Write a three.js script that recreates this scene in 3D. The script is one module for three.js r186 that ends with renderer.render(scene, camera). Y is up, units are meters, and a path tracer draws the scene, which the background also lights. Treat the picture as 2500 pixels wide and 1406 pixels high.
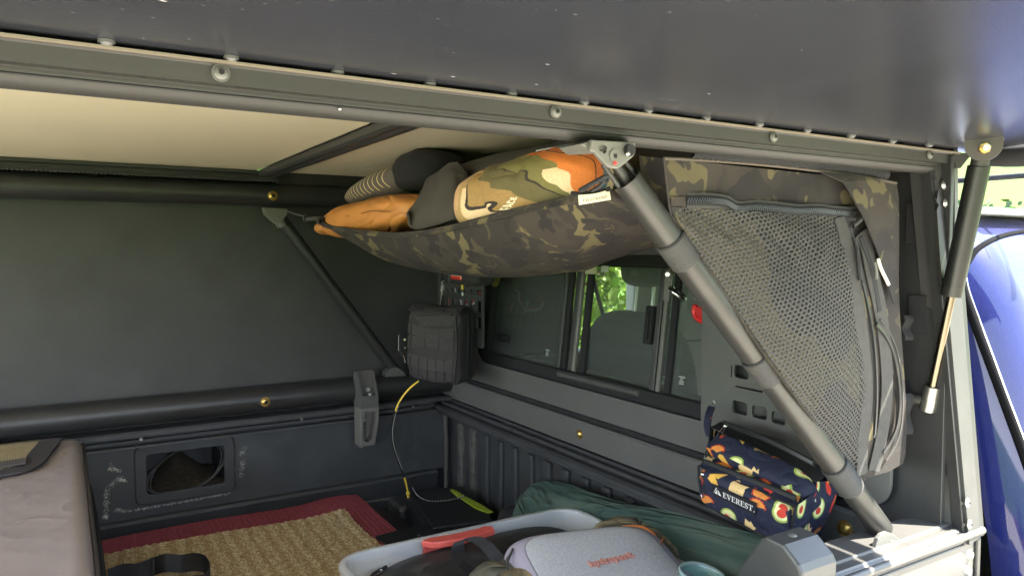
import * as THREE from 'three';
import { RoundedBoxGeometry } from 'three/addons/geometries/RoundedBoxGeometry.js';
import { mergeGeometries } from 'three/addons/utils/BufferGeometryUtils.js';
import { FontLoader } from 'three/addons/loaders/FontLoader.js';
import { TextGeometry } from 'three/addons/geometries/TextGeometry.js';

// ------------------------------------------------------------------ camera, sky, sun, exposure
const scene = new THREE.Scene();
const EYE = new THREE.Vector3(0, 1.62, 0), FOCAL = 1810, CX = 1250, CY = 703;   // the photograph is 2500 x 1406
const YAW = Math.atan((CX - 156) / FOCAL), PITCH = Math.atan((CY - 609) / FOCAL);
const FWD = new THREE.Vector3(Math.sin(YAW) * Math.cos(PITCH), -Math.sin(PITCH), -Math.cos(YAW) * Math.cos(PITCH));
const RIGHT = new THREE.Vector3(Math.cos(YAW), 0, Math.sin(YAW)), UP = new THREE.Vector3().crossVectors(RIGHT, FWD);
const camera = new THREE.PerspectiveCamera(2 * Math.atan(703 / FOCAL) * 180 / Math.PI, 1024 / 575, 0.02, 2000);
camera.position.copy(EYE); camera.lookAt(EYE.clone().add(FWD)); camera.updateMatrixWorld(true);

const SUN = new THREE.Vector3(0.50, 1.0, 0.42).normalize();
{                                                        // a hazy summer sky: pale towards the horizon, a soft glow round the sun
  const W = 512, H = 256, d = new Float32Array(W * H * 4), c = new THREE.Vector3();
  for (let j = 0; j < H; j++) for (let i = 0; i < W; i++) {
    const el = ((j + 0.5) / H - 0.5) * Math.PI, az = ((i + 0.5) / W - 0.5) * 2 * Math.PI; c.set(Math.cos(el) * Math.cos(az), Math.sin(el), Math.cos(el) * Math.sin(az));
    const h = Math.exp(-Math.max(0, el) / 0.30), g = Math.acos(Math.min(1, Math.max(-1, c.dot(SUN)))), glow = 0.55 * Math.exp(-g / 0.16) + 0.10 * Math.exp(-g / 0.55), k = (j * W + i) * 4;
    d[k] = 0.115 + 0.43 * h + glow; d[k + 1] = 0.185 + 0.375 * h + glow * 0.97; d[k + 2] = 0.32 + 0.235 * h + glow * 0.9; d[k + 3] = 1;
  }
  const t = new THREE.DataTexture(d, W, H, THREE.RGBAFormat, THREE.FloatType); t.mapping = THREE.EquirectangularReflectionMapping; t.magFilter = t.minFilter = THREE.LinearFilter; t.needsUpdate = true;
  scene.background = t; scene.environment = t;
}
const sun = new THREE.DirectionalLight(new THREE.Color(1, 0.94, 0.82), 2.6); sun.name = 'sun';
sun.position.copy(SUN).multiplyScalar(30); sun.castShadow = true; sun.shadow.radius = 1; sun.shadow.mapSize.set(4096, 4096);
Object.assign(sun.shadow.camera, { left: -8, right: 8, top: 8, bottom: -8, near: 1, far: 80 });
scene.add(sun, sun.target);
const renderer = new THREE.WebGLRenderer({ antialias: true });
renderer.toneMapping = THREE.LinearToneMapping; renderer.toneMappingExposure = 18.5; renderer.shadowMap.enabled = true;

// ------------------------------------------------------------------ measuring: where a sight line of the survey meets a real plane
const V = (x, y, z) => new THREE.Vector3(x, y, z);
const sight = (u, v) => FWD.clone().addScaledVector(RIGHT, (u - CX) / FOCAL).addScaledVector(UP, -(v - CY) / FOCAL);
const onX = (u, v, x) => { const d = sight(u, v); return EYE.clone().addScaledVector(d, (x - EYE.x) / d.x); };
const onY = (u, v, y) => { const d = sight(u, v); return EYE.clone().addScaledVector(d, (y - EYE.y) / d.y); };
const onZ = (u, v, z) => { const d = sight(u, v); return EYE.clone().addScaledVector(d, (z - EYE.z) / d.z); };
const rayc = new THREE.Raycaster();
const onMesh = (u, v, m, off = 0) => { m.updateWorldMatrix(true, false); const side = m.material.side; m.material.side = THREE.DoubleSide; rayc.set(EYE, sight(u, v).normalize()); const h = rayc.intersectObject(m, false)[0]; m.material.side = side; if (!h) return null; return h.point.clone().addScaledVector(rayc.ray.direction, -off); };

// ------------------------------------------------------------------ chance and noise
let seed = 12345;
const rnd = () => { seed |= 0; seed = seed + 0x6D2B79F5 | 0; let t = Math.imul(seed ^ seed >>> 15, 1 | seed); t = t + Math.imul(t ^ t >>> 7, 61 | t) ^ t; return ((t ^ t >>> 14) >>> 0) / 4294967296; };
const rr = (a, b) => a + (b - a) * rnd();
const hash = (x, y, z = 0) => { let h = Math.imul(x, 374761393) + Math.imul(y, 668265263) + Math.imul(z, 2147483629) | 0; h = Math.imul(h ^ h >>> 13, 1274126177); h ^= h >>> 16; return (h >>> 0) / 4294967295; };
const sm = (t) => t * t * (3 - 2 * t), lerp = (a, b, t) => a + (b - a) * t, clamp = (x, a = 0, b = 1) => Math.min(b, Math.max(a, x));
function noise2(x, y, s = 0, per = 0) {               // value noise, tiling when per is given
  const xi = Math.floor(x), yi = Math.floor(y), fx = sm(x - xi), fy = sm(y - yi);
  const w = (k) => per ? ((k % per) + per) % per : k;
  const h = (i, j) => hash(w(i), w(j), s);
  return lerp(lerp(h(xi, yi), h(xi + 1, yi), fx), lerp(h(xi, yi + 1), h(xi + 1, yi + 1), fx), fy);
}
function fbm(x, y, s = 0, o = 4, per = 0) { let a = 0, m = 0, g = 1; for (let i = 0; i < o; i++) { a += g * noise2(x, y, s + i * 17, per); m += g; g *= 0.5; x *= 2; y *= 2; per *= 2; } return a / m; }
const srgb = (c) => c <= 0.0031308 ? 12.92 * c : 1.055 * Math.pow(c, 1 / 2.4) - 0.055;

// ------------------------------------------------------------------ textures
function tex(w, h, f, { color = false, wrap = true } = {}) {   // f(u, v) -> grey number or [r, g, b] (linear when color), alpha optional
  const d = new Uint8Array(w * h * 4);
  for (let j = 0; j < h; j++) for (let i = 0; i < w; i++) {
    let c = f((i + 0.5) / w, (j + 0.5) / h); if (typeof c === 'number') c = [c, c, c];
    const k = (j * w + i) * 4;
    for (let n = 0; n < 3; n++) d[k + n] = 255 * clamp(color ? srgb(Math.max(0, c[n])) : c[n]);
    d[k + 3] = 255 * (c[3] ?? 1);
  }
  const t = new THREE.DataTexture(d, w, h); t.magFilter = t.minFilter = THREE.LinearFilter; t.generateMipmaps = false;
  if (wrap) t.wrapS = t.wrapT = THREE.RepeatWrapping; if (color) t.colorSpace = THREE.SRGBColorSpace; t.needsUpdate = true; return t;
}
function canvasTex(w, h, draw) { const c = document.createElement('canvas'); c.width = w; c.height = h; const g = c.getContext('2d'); draw(g, w, h); const t = new THREE.CanvasTexture(c); t.colorSpace = THREE.SRGBColorSpace; return t; }
const rep = (t, metres) => { const c = t.clone(); c.repeat.set(1 / metres, 1 / metres); c.needsUpdate = true; return c; };
const grain = tex(256, 256, (u, v) => 0.5 + 0.5 * (fbm(u * 64, v * 64, 3, 3, 64) - 0.5) + 0.25 * (hash(u * 256 | 0, v * 256 | 0, 9) - 0.5));
const cloudy = tex(256, 256, (u, v) => fbm(u * 4, v * 4, 21, 6, 4));
const weave = tex(128, 128, (u, v) => { const a = Math.sin(u * Math.PI * 64), b = Math.sin(v * Math.PI * 64); return 0.5 + 0.3 * a * b + 0.2 * (fbm(u * 32, v * 32, 5, 2, 32) - 0.5); });
const wrinkle = tex(256, 256, (u, v) => { const x = u + 0.08 * fbm(u * 3, v * 3, 41, 3, 3), y = v + 0.08 * fbm(u * 3, v * 3, 47, 3, 3); return Math.pow(1 - Math.abs(2 * fbm(x * 5, y * 5, 31, 3, 5) - 1), 2); });
function mottled(base, amount, freq, s, w = 256) { return tex(w, w, (u, v) => { const n = 1 + amount * (fbm(u * freq, v * freq, s, 5, freq) - 0.5) * 2 + 0.5 * amount * (hash(u * w | 0, v * w | 0, s) - 0.5); return base.map((c) => c * n); }, { color: true }); }

const lin = (r, g, b) => new THREE.Color().setRGB(r, g, b);
function mat(name, c, rough, o = {}) {
  const phys = ['clearcoat', 'transmission', 'sheen', 'thickness', 'specularIntensity'].some((k) => k in o);
  const m = new (phys ? THREE.MeshPhysicalMaterial : THREE.MeshStandardMaterial)({ roughness: rough, side: THREE.DoubleSide, ...o }); m.name = name;
  if (Array.isArray(c)) m.color.copy(lin(...c)); return m;
}

// ------------------------------------------------------------------ geometry
function grid(nu, nv, f, su = 1, sv = 1) {             // f(u, v) -> [x, y, z]; uv = (u su, v sv)
  const p = [], t = [], k = [];
  for (let j = 0; j <= nv; j++) for (let i = 0; i <= nu; i++) { const q = f(i / nu, j / nv); p.push(...(q.isVector3 ? q.toArray() : q)); t.push(i / nu * su, j / nv * sv); }
  for (let j = 0; j < nv; j++) for (let i = 0; i < nu; i++) { const a = j * (nu + 1) + i, b = a + 1, c = a + nu + 1, d = c + 1; k.push(a, b, d, a, d, c); }
  const g = new THREE.BufferGeometry(); g.setAttribute('position', new THREE.Float32BufferAttribute(p, 3)); g.setAttribute('uv', new THREE.Float32BufferAttribute(t, 2)); g.setIndex(k); g.computeVertexNormals(); return g;
}
function shell(nu, nv, f, th, su = 1, sv = 1) {        // a cloth with thickness: front, back and rim
  const a = grid(nu, nv, f, su, sv), n = a.attributes.normal, P = a.attributes.position;
  const at = (i, j, o) => { const k = j * (nu + 1) + i; return [P.getX(k) - n.getX(k) * o, P.getY(k) - n.getY(k) * o, P.getZ(k) - n.getZ(k) * o]; };
  const b = grid(nu, nv, (u, v) => at(Math.round(u * nu), Math.round(v * nv), th), su, sv); const ix = b.index.array; for (let q = 0; q < ix.length; q += 3) { const s = ix[q]; ix[q] = ix[q + 1]; ix[q + 1] = s; } b.computeVertexNormals();
  const rims = [[nu, (q) => [q, 0]], [nu, (q) => [q, nv]], [nv, (q) => [0, q]], [nv, (q) => [nu, q]]].map(([N, e]) => grid(N, 1, (u, v) => at(...e(Math.round(u * N)), v * th), su, th));
  return mergeGeometries([a, b, ...rims]);
}
function spow(x, e) { return Math.sign(x) * Math.pow(Math.abs(x), e); }
function pillow(rx, ry, rz, e1, e2, bump = () => 0, nu = 64, nv = 40) {   // soft rounded block; bump(x, y, z) in metres along the radius
  return grid(nu, nv, (u, v) => { const a = u * 2 * Math.PI, b = (v - 0.5) * Math.PI * 0.999, cb = spow(Math.cos(b), e1); let p = [rx * cb * spow(Math.cos(a), e2), ry * spow(Math.sin(b), e1), rz * cb * spow(Math.sin(a), e2)]; const k = 1 + bump(...p) / Math.hypot(...p); return p.map((q) => q * k); }, 4 * rx, 2 * ry);
}
const sizeUV = (g, s = 1) => { const h = g.index ? g.toNonIndexed() : g, p = h.attributes.position, n = h.attributes.normal, t = new Float32Array(p.count * 2); for (let i = 0; i < p.count; i += 3) { let nx = 0, ny = 0, nz = 0; for (let k = 0; k < 3; k++) { nx += Math.abs(n.getX(i + k)); ny += Math.abs(n.getY(i + k)); nz += Math.abs(n.getZ(i + k)); } for (let k = 0; k < 3; k++) { const x = p.getX(i + k), y = p.getY(i + k), z = p.getZ(i + k), q = (i + k) * 2; if (nx >= ny && nx >= nz) { t[q] = z; t[q + 1] = y; } else if (ny >= nz) { t[q] = x; t[q + 1] = z; } else { t[q] = x; t[q + 1] = y; } t[q] *= s; t[q + 1] *= s; } } h.setAttribute('uv', new THREE.BufferAttribute(t, 2)); return h; };
const box = (w, h, d, r = 0.003, seg = 2) => sizeUV(new RoundedBoxGeometry(w, h, d, seg, Math.min(r, w / 2.01, h / 2.01, d / 2.01)));
const boxAt = (x0, x1, y0, y1, z0, z1, r = 0.003) => box(Math.abs(x1 - x0), Math.abs(y1 - y0), Math.abs(z1 - z0), r).translate((x0 + x1) / 2, (y0 + y1) / 2, (z0 + z1) / 2);
function rod(a, b, r0, r1 = r0, seg = 24, cap = true) { const d = b.clone().sub(a), L = d.length(); const g = new THREE.CylinderGeometry(r1, r0, L, seg, 1, !cap); const uv = g.attributes.uv; for (let i = 0; i < uv.count; i++) uv.setXY(i, uv.getX(i) * 6.283 * r0, uv.getY(i) * L); g.applyQuaternion(new THREE.Quaternion().setFromUnitVectors(V(0, 1, 0), d.normalize())); return g.translate((a.x + b.x) / 2, (a.y + b.y) / 2, (a.z + b.z) / 2); }
const tube = (pts, r, seg = 40, rad = 8, closed = false) => new THREE.TubeGeometry(new THREE.CatmullRomCurve3(pts, closed, 'centripetal'), seg, r, rad, closed);
function ribbon(pts, w, th, side, seg = 60) {          // a strap: flat band along a curve; side(t) gives the direction of its width
  const c = new THREE.CatmullRomCurve3(pts, false, 'centripetal');
  return shell(seg, 4, (u, v) => { const p = c.getPoint(u), s = side(u, c); return p.addScaledVector(s, (v - 0.5) * w); }, th, c.getLength(), w);
}
const shapeOf = (pts) => { const s = new THREE.Shape(); pts.forEach(([x, y], i) => i ? s.lineTo(x, y) : s.moveTo(x, y)); s.closePath(); return s; };
function rrect(x0, x1, y0, y1, r, C = THREE.Shape) { const s = new C(); s.moveTo(x0 + r, y0); s.lineTo(x1 - r, y0); s.quadraticCurveTo(x1, y0, x1, y0 + r); s.lineTo(x1, y1 - r); s.quadraticCurveTo(x1, y1, x1 - r, y1); s.lineTo(x0 + r, y1); s.quadraticCurveTo(x0, y1, x0, y1 - r); s.lineTo(x0, y0 + r); s.quadraticCurveTo(x0, y0, x0 + r, y0); return s; }
const extr = (shape, d, bevel = 0.001) => new THREE.ExtrudeGeometry(shape, { depth: d, bevelEnabled: bevel > 0, bevelThickness: bevel, bevelSize: bevel, bevelSegments: 2, curveSegments: 12 });
const alongX = (pts, x0, x1) => {                       // a profile of (z, y) points drawn out along x
  const g = extr(shapeOf(pts.map(([z, y]) => [-z, y])), x1 - x0, 0); return sizeUV(g.applyMatrix4(new THREE.Matrix4().makeBasis(V(0, 0, -1), V(0, 1, 0), V(1, 0, 0)))).translate(x0, 0, 0);
};
const alongZ = (pts, z0, z1) => sizeUV(extr(shapeOf(pts), z1 - z0, 0)).translate(0, 0, z0);   // (x, y) points drawn out along z
const circ = (cz, cy, r, n = 28, a0 = 0, a1 = 2 * Math.PI) => Array.from({ length: n }, (_, i) => { const a = a0 + (a1 - a0) * i / n; return [cz + r * Math.cos(a), cy + r * Math.sin(a)]; });
const flatX = (shape, th, x) => sizeUV(extr(shape, th, 0.0008).applyMatrix4(new THREE.Matrix4().makeBasis(V(0, 0, 1), V(0, 1, 0), V(-1, 0, 0)))).translate(x, 0, 0);  // shape in (z, y), faces -x, thickness away from +x

// ------------------------------------------------------------------ naming
const used = {};
function numbered(n) { used[n] = (used[n] ?? -1) + 1; return used[n] ? `${n}_${String(used[n]).padStart(3, '0')}` : n; }
function mk(name, geo, m, parent) { const o = new THREE.Mesh(Array.isArray(geo) ? mergeGeometries(geo.map((g) => g.index ? g.toNonIndexed() : g)) : geo, m); o.castShadow = o.receiveShadow = true; o.name = parent === scene ? numbered(name) : name; parent.add(o); return o; }
function tag(o, label, category, group) { o.userData = { label, category }; if (group) o.userData.group = group; return o; }
function thing(name, label, category, group) { const o = new THREE.Group(); o.name = numbered(name); scene.add(o); return tag(o, label, category, group); }
const structure = (name, geo, m) => { const o = mk(name, geo, m, scene); o.userData = { kind: 'structure' }; return o; };

// ------------------------------------------------------------------ shared materials
const coatMap = rep(mottled([0.023, 0.0235, 0.0235], 0.25, 8, 61), 0.5);
const M = {
  coat: mat('black powder coat', null, 0.42, { map: coatMap, bumpMap: rep(grain, 0.12), bumpScale: 0.0002 }),
  coatGrey: mat('grey powder coat', [0.075, 0.075, 0.070], 0.5, { bumpMap: rep(grain, 0.1), bumpScale: 0.00015 }),
  rail: mat('weathered black anodised rail', null, 0.58, { map: rep(mottled([0.0175, 0.0168, 0.0148], 0.18, 8, 65), 0.6), bumpMap: rep(grain, 0.15), bumpScale: 0.0001 }),
  pole: mat('satin grey tube', null, 0.42, { map: rep(mottled([0.043, 0.042, 0.0395], 0.24, 12, 66), 0.3), metalness: 0.45, bumpMap: rep(grain, 0.05), bumpScale: 0.0001 }),
  steel: mat('bright steel', [0.62, 0.61, 0.58], 0.3, { metalness: 0.9 }),
  chrome: mat('chrome', [0.75, 0.75, 0.73], 0.12, { metalness: 1 }),
  brass: mat('yellow zinc', [0.62, 0.42, 0.13], 0.3, { metalness: 0.9 }),
  bracket: mat('tumbled aluminium bracket', [0.17, 0.165, 0.145], 0.5, { metalness: 0.5 }),
  rubber: mat('black rubber', [0.012, 0.012, 0.013], 0.8),
  dark: mat('dark recess', [0.008, 0.008, 0.009], 0.8),
  panel: mat('black composite panel', null, 0.55, { map: rep(mottled([0.038, 0.039, 0.037], 0.26, 8, 67), 0.6), bumpMap: rep(grain, 0.08), bumpScale: 0.0002 }),
  front: mat('dark grey front panel', null, 0.5, { map: rep(mottled([0.100, 0.101, 0.094], 0.1, 8, 68), 0.6), bumpMap: rep(grain, 0.08), bumpScale: 0.0001 }),
  velcro: mat('black hook tape', [0.014, 0.014, 0.016], 0.95, { bumpMap: rep(weave, 0.02), bumpScale: 0.001 }),
};

// ================================================================== SETTING: ground, bank
const ZF = -1.71, ZN = -0.455, XF = 0.836;
{
  const grassMap = rep(tex(256, 256, (u, v) => { const n = fbm(u * 16, v * 16, 7, 4, 16), s = hash(u * 256 | 0, v * 256 | 0, 4); return [0.040 + 0.045 * n + 0.015 * s, 0.085 + 0.075 * n + 0.025 * s, 0.008 + 0.006 * n]; }, { color: true }), 2.5);
  const lawn = mat('lawn', null, 0.95, { map: grassMap, bumpMap: rep(grain, 0.6), bumpScale: 0.02 });
  structure('ground', new THREE.CircleGeometry(500, 64).rotateX(-Math.PI / 2).translate(0, -0.004, 0), mat('grass field', [0.065, 0.13, 0.012], 0.95));
  structure('lawn', grid(80, 80, (u, v) => { const x = -30 + 60 * u, z = -30 + 60 * v; return [x, 0.05 * (fbm(x * 0.6, z * 0.6, 2, 3) - 0.5) * Math.min(1, Math.hypot(x, z) / 6) + 0.024, z]; }, 60, 60), lawn);
  const gravel = mat('pale gravel', null, 0.95, { map: rep(mottled([0.58, 0.52, 0.42], 0.3, 32, 8, 512), 1.2), bumpMap: rep(grain, 0.5), bumpScale: 0.015 });
  structure('driveway', grid(40, 40, (u, v) => { const x = -7 + 15 * u, z = -4.2 + 7.0 * v; return [x, 0.055 + 0.01 * fbm(x * 3, z * 3, 5, 3), z]; }, 15, 8.5), gravel);
  structure('added_mulch_strip', grid(60, 14, (u, v) => { const x = -7 + 15 * u, z = 2.8 + 1.5 * v; return [x, 0.03 + 0.12 * Math.sin(Math.PI * v) + 0.04 * fbm(x * 4, z * 4, 15, 3), z]; }, 15, 1.5), mat('bark mulch', null, 1, { map: rep(mottled([0.15, 0.075, 0.035], 0.7, 32, 18), 0.8), bumpMap: rep(grain, 0.3), bumpScale: 0.02 }));  // unseen strip added so the cab paint reflects dark brown
  structure('grass_bank', grid(60, 24, (u, v) => { const a = -1.9 + 2.4 * u, d = 14 + 50 * v, h = -0.5 + 15 * sm(clamp(v * 1.15)) + 1.2 * fbm(u * 8, v * 4, 33, 3); return [d * Math.cos(a), h, d * Math.sin(a)]; }, 60, 60), lawn);
}

// ================================================================== THE PICKUP TRUCK: cab, bed
const truck = thing('pickup_truck', 'blue pickup truck with black ribbed bed and sliding rear cab window', 'pickup truck');
const paint = mat('blue metallic paint', null, 0.5, { specularIntensity: 0.1, map: rep(tex(1024, 1024, (u, v) => { const h = hash(u * 1024 | 0, v * 1024 | 0, 12), n = fbm(u * 24, v * 24, 13, 4, 24); const d = h > 0.9965 ? 0.5 : h > 0.985 ? 0.07 * n : 0.008 * n; return [0.006 + d * 0.45, 0.010 + d * 0.47, 0.075 + d * 0.45]; }, { color: true }), 0.9), clearcoat: 0.8, clearcoatRoughness: 0.05, bumpMap: rep(grain, 0.3), bumpScale: 0.0001 });
const plasticMap = (() => {                              // bed plastic: black, with pale dry scuffs where cargo has rubbed
  const c = canvasTex(2048, 512, (g, w, h) => {
    g.fillStyle = '#404344'; g.fillRect(0, 0, w, h);
    const X = (x) => (x + 0.2) / 1.1 * w, Y = (y) => h - (y - 1.0) / 0.25 * h;   // metres along the wall
    const img = g.getImageData(0, 0, w, h); for (let i = 0; i < w * h; i++) { const x = i % w, y = i / w | 0, k = 0.82 + 0.28 * fbm(x / 90, y / 90, 77, 5) + 0.16 * (hash(x, y, 3) - 0.5); for (let q = 0; q < 3; q++) img.data[i * 4 + q] *= k; } g.putImageData(img, 0, 0);
    const scuff = (x0, y0, x1, y1, n, spread, len, al) => { for (let i = 0; i < n; i++) { const t = rnd(), x = lerp(x0, x1, t) + rr(-spread, spread), y = lerp(y0, y1, t) + rr(-spread, spread); g.strokeStyle = `rgba(${200 + rr(-15, 15)},${196 + rr(-15, 15)},${178},${al * rr(0.3, 1)})`; g.lineWidth = rr(0.8, 3); g.beginPath(); g.moveTo(X(x), Y(y)); g.lineTo(X(x) + rr(-len, len), Y(y) + rr(-len, len)); g.stroke(); } };
    scuff(0.058, 1.072, 0.062, 1.13, 150, 0.004, 7, 0.7); scuff(0.062, 1.13, 0.09, 1.152, 90, 0.004, 7, 0.6); scuff(0.085, 1.145, 0.097, 1.142, 60, 0.003, 8, 0.8);
    scuff(0.065, 1.172, 0.088, 1.165, 70, 0.003, 8, 0.75); scuff(0.07, 1.165, 0.072, 1.185, 30, 0.003, 6, 0.5); scuff(0.06, 1.071, 0.058, 1.074, 60, 0.003, 8, 0.9);
    scuff(0.075, 1.085, 0.10, 1.077, 110, 0.003, 6, 0.6); scuff(0.10, 1.077, 0.30, 1.080, 420, 0.0016, 6, 0.75);
    scuff(0.325, 1.115, 0.33, 1.15, 90, 0.005, 7, 0.55); scuff(0.325, 1.165, 0.335, 1.175, 50, 0.005, 8, 0.55); scuff(0.311, 1.09, 0.313, 1.14, 60, 0.002, 5, 0.4);
    scuff(0.605, 1.14, 0.60, 1.15, 14, 0.003, 8, 0.5); scuff(-0.1, 1.1, 0.8, 1.13, 60, 0.03, 12, 0.12); scuff(0.70, 1.06, 0.72, 1.19, 90, 0.006, 14, 0.16); scuff(0.745, 1.05, 0.75, 1.2, 60, 0.004, 18, 0.14);
    scuff(0.08, 1.204, 0.35, 1.206, 60, 0.004, 5, 0.3); scuff(0.53, 1.215, 0.55, 1.213, 26, 0.003, 5, 0.8);
  }); c.wrapS = c.wrapT = THREE.RepeatWrapping; return c;
})();
const bedMat = mat('moulded bed plastic', null, 0.62, { map: plasticMap, bumpMap: rep(grain, 0.05), bumpScale: 0.0003 });
const bedPlain = mat('plain bed plastic', null, 0.6, { map: rep(mottled([0.042, 0.044, 0.045], 0.3, 8, 71), 0.4), bumpMap: rep(grain, 0.05), bumpScale: 0.0003 });
const dusty = mat('dust-rubbed edge', null, 0.95, { map: rep(mottled([0.085, 0.082, 0.072], 0.6, 16, 72), 0.15) });
{
  // far bed wall with the real hole of the storage pocket
  const wallS = new THREE.Shape(); wallS.moveTo(-0.95, 1.0585); wallS.lineTo(0.836, 1.0585); wallS.lineTo(0.836, 1.214); wallS.lineTo(-0.95, 1.214); wallS.closePath();
  wallS.holes.push(rrect(0.132, 0.293, 1.103, 1.195, 0.012, THREE.Path));
  const wg = extr(wallS, 0.006, 0), p = wg.attributes.position, uv = wg.attributes.uv; for (let i = 0; i < p.count; i++) uv.setXY(i, (p.getX(i) + 0.2) / 1.1, (p.getY(i) - 1.0) / 0.25);
  const wall = mk('bed_side_wall', wg.translate(0, 0, ZF - 0.004), bedMat, truck);
  // rail cap and ridged track above it, step and kick panel below
  mk('rail_cap', alongX([[-1.95, 1.250], [-1.672, 1.250], [-1.668, 1.246], [-1.668, 1.240], [-1.688, 1.236], [-1.95, 1.236]], -0.95, 0.83), bedPlain, truck);
  const track = mk('cargo_track', alongX([[-1.80, 1.2355], [-1.694, 1.2355], [-1.694, 1.231], [-1.684, 1.2295], [-1.684, 1.226], [-1.700, 1.2245], [-1.700, 1.2185], [-1.681, 1.2175], [-1.679, 1.2135], [-1.80, 1.2105]], -0.95, 0.79), bedPlain, truck);
  for (const [u, v] of [[343, 1072], [735, 1023], [752, 1012], [970, 993], [1008, 992]]) { const c = onZ(u, v, -1.682); mk('bolt', rod(c, c.clone().add(V(0, 0, 0.003)), 0.0035, 0.003, 12), M.steel, track); }
  mk('bed_step', alongX([[-1.80, 1.0605], [-1.696, 1.0605], [-1.690, 1.0585], [-1.688, 1.054], [-1.700, 1.01], [-1.706, 0.93], [-1.80, 0.93]], -0.95, 0.80), bedPlain, truck);
  mk('step_edge', tube([V(-0.9, 1.0598, -1.6915), V(0.2, 1.0595, -1.6912), V(0.55, 1.059, -1.6915)], 0.0011, 20, 6), dusty, truck);
  // storage pocket: proud frame, box behind it
  const fr = rrect(0.116, 0.309, 1.0875, 1.2085, 0.018); fr.holes.push(rrect(0.134, 0.291, 1.105, 1.193, 0.011, THREE.Path));
  const pocket = mk('storage_pocket', sizeUV(extr(fr, 0.007, 0.0018)).translate(0, 0, ZF + 0.001), bedPlain, truck);
  const rg = (x0, x1, y0, y1, e) => { const s = rrect(x0 - e, x1 + e, y0 - e, y1 + e, 0.0185); s.holes.push(rrect(x0 - e + 0.0015, x1 + e - 0.0015, y0 - e + 0.0015, y1 + e - 0.0015, 0.018, THREE.Path)); return extr(s, 0.0005, 0); };
  mk('frame_gap', rg(0.116, 0.309, 1.0875, 1.2085, 0.003).translate(0, 0, ZF + 0.0022), M.dark, pocket);
  mk('pocket_box', [boxAt(0.10, 0.326, 1.085, 1.101, -1.90, -1.716), boxAt(0.10, 0.326, 1.197, 1.21, -1.90, -1.716), boxAt(0.115, 0.131, 1.101, 1.197, -1.90, -1.716), boxAt(0.294, 0.31, 1.101, 1.197, -1.90, -1.716), boxAt(0.115, 0.31, 1.09, 1.21, -1.912, -1.902)], bedPlain, pocket);
  mk('dried_dirt', grid(30, 16, (u, v) => [0.14 + 0.145 * u, 1.1015 + 0.04 * Math.pow(Math.sin(Math.PI * clamp(u * 1.1 - 0.05)), 2) * sm(v) + 0.006 * fbm(u * 14, v * 9, 8, 3), -1.722 - 0.17 * v], 0.15, 0.17), mat('dry dirt', null, 1, { map: rep(mottled([0.07, 0.055, 0.035], 0.7, 16, 74), 0.1), bumpMap: rep(grain, 0.04), bumpScale: 0.003 }), pocket);
  // front wall of the bed: cap, ledge and upright ribs
  mk('bed_front_cap', alongZ([[0.80, 1.2145], [0.80, 1.2225], [0.806, 1.226], [0.832, 1.226], [0.832, 1.24], [0.90, 1.24], [0.90, 1.19], [0.835, 1.19], [0.83, 1.203], [0.806, 1.208]], -1.70, -0.40), bedPlain, truck);
  mk('bed_front_lip', [rod(V(0.818, 1.2315, -1.69), V(0.818, 1.2315, -0.42), 0.005, 0.005, 10), rod(V(0.803, 1.2105, -1.69), V(0.803, 1.2105, -0.42), 0.003, 0.003, 10)], bedPlain, truck);
  const fw = mk('bed_front_wall', boxAt(0.846, 0.86, 0.90, 1.238, -1.80, -0.40, 0.002), bedPlain, truck);
  const ribShape = new RoundedBoxGeometry(0.016, 0.26, 0.026, 3, 0.006); sizeUV(ribShape);
  for (let k = 0; k < 18; k++) { const r = mk('rib', sizeUV(ribShape), k < 2 ? dusty : bedPlain, fw); r.position.set(0.844, 1.055, -1.641 + 0.065 * k); }
  mk('corner_seam', [tube([V(0.826, 1.215, -1.697), V(0.828, 1.1, -1.697), V(0.826, 0.99, -1.697)], 0.006, 12, 8), tube([V(0.50, 1.018, -1.688), V(0.66, 1.008, -1.69), V(0.826, 1.003, -1.693)], 0.004, 12, 8)], dusty, truck);
  mk('bed_side_outer', boxAt(-0.95, 0.93, 0.55, 1.248, -1.99, -1.95, 0.004), paint, truck);
  mk('bed_floor', boxAt(-0.95, 0.85, 0.90, 0.985, -1.82, -0.42, 0.004), bedPlain, truck);
  mk('wheel_arch', [sizeUV(new RoundedBoxGeometry(0.16, 0.05, 0.09, 3, 0.012)).translate(0.745, 0.985, -1.655)], bedPlain, truck);
  // near bedside, outside
  mk('bedside', alongX([[-0.43, 1.20], [-0.40, 1.215], [-0.375, 1.20], [-0.36, 1.08], [-0.345, 0.9], [-0.35, 0.6], [-0.43, 0.55]], -0.9, 0.93), paint, truck);
}
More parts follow.
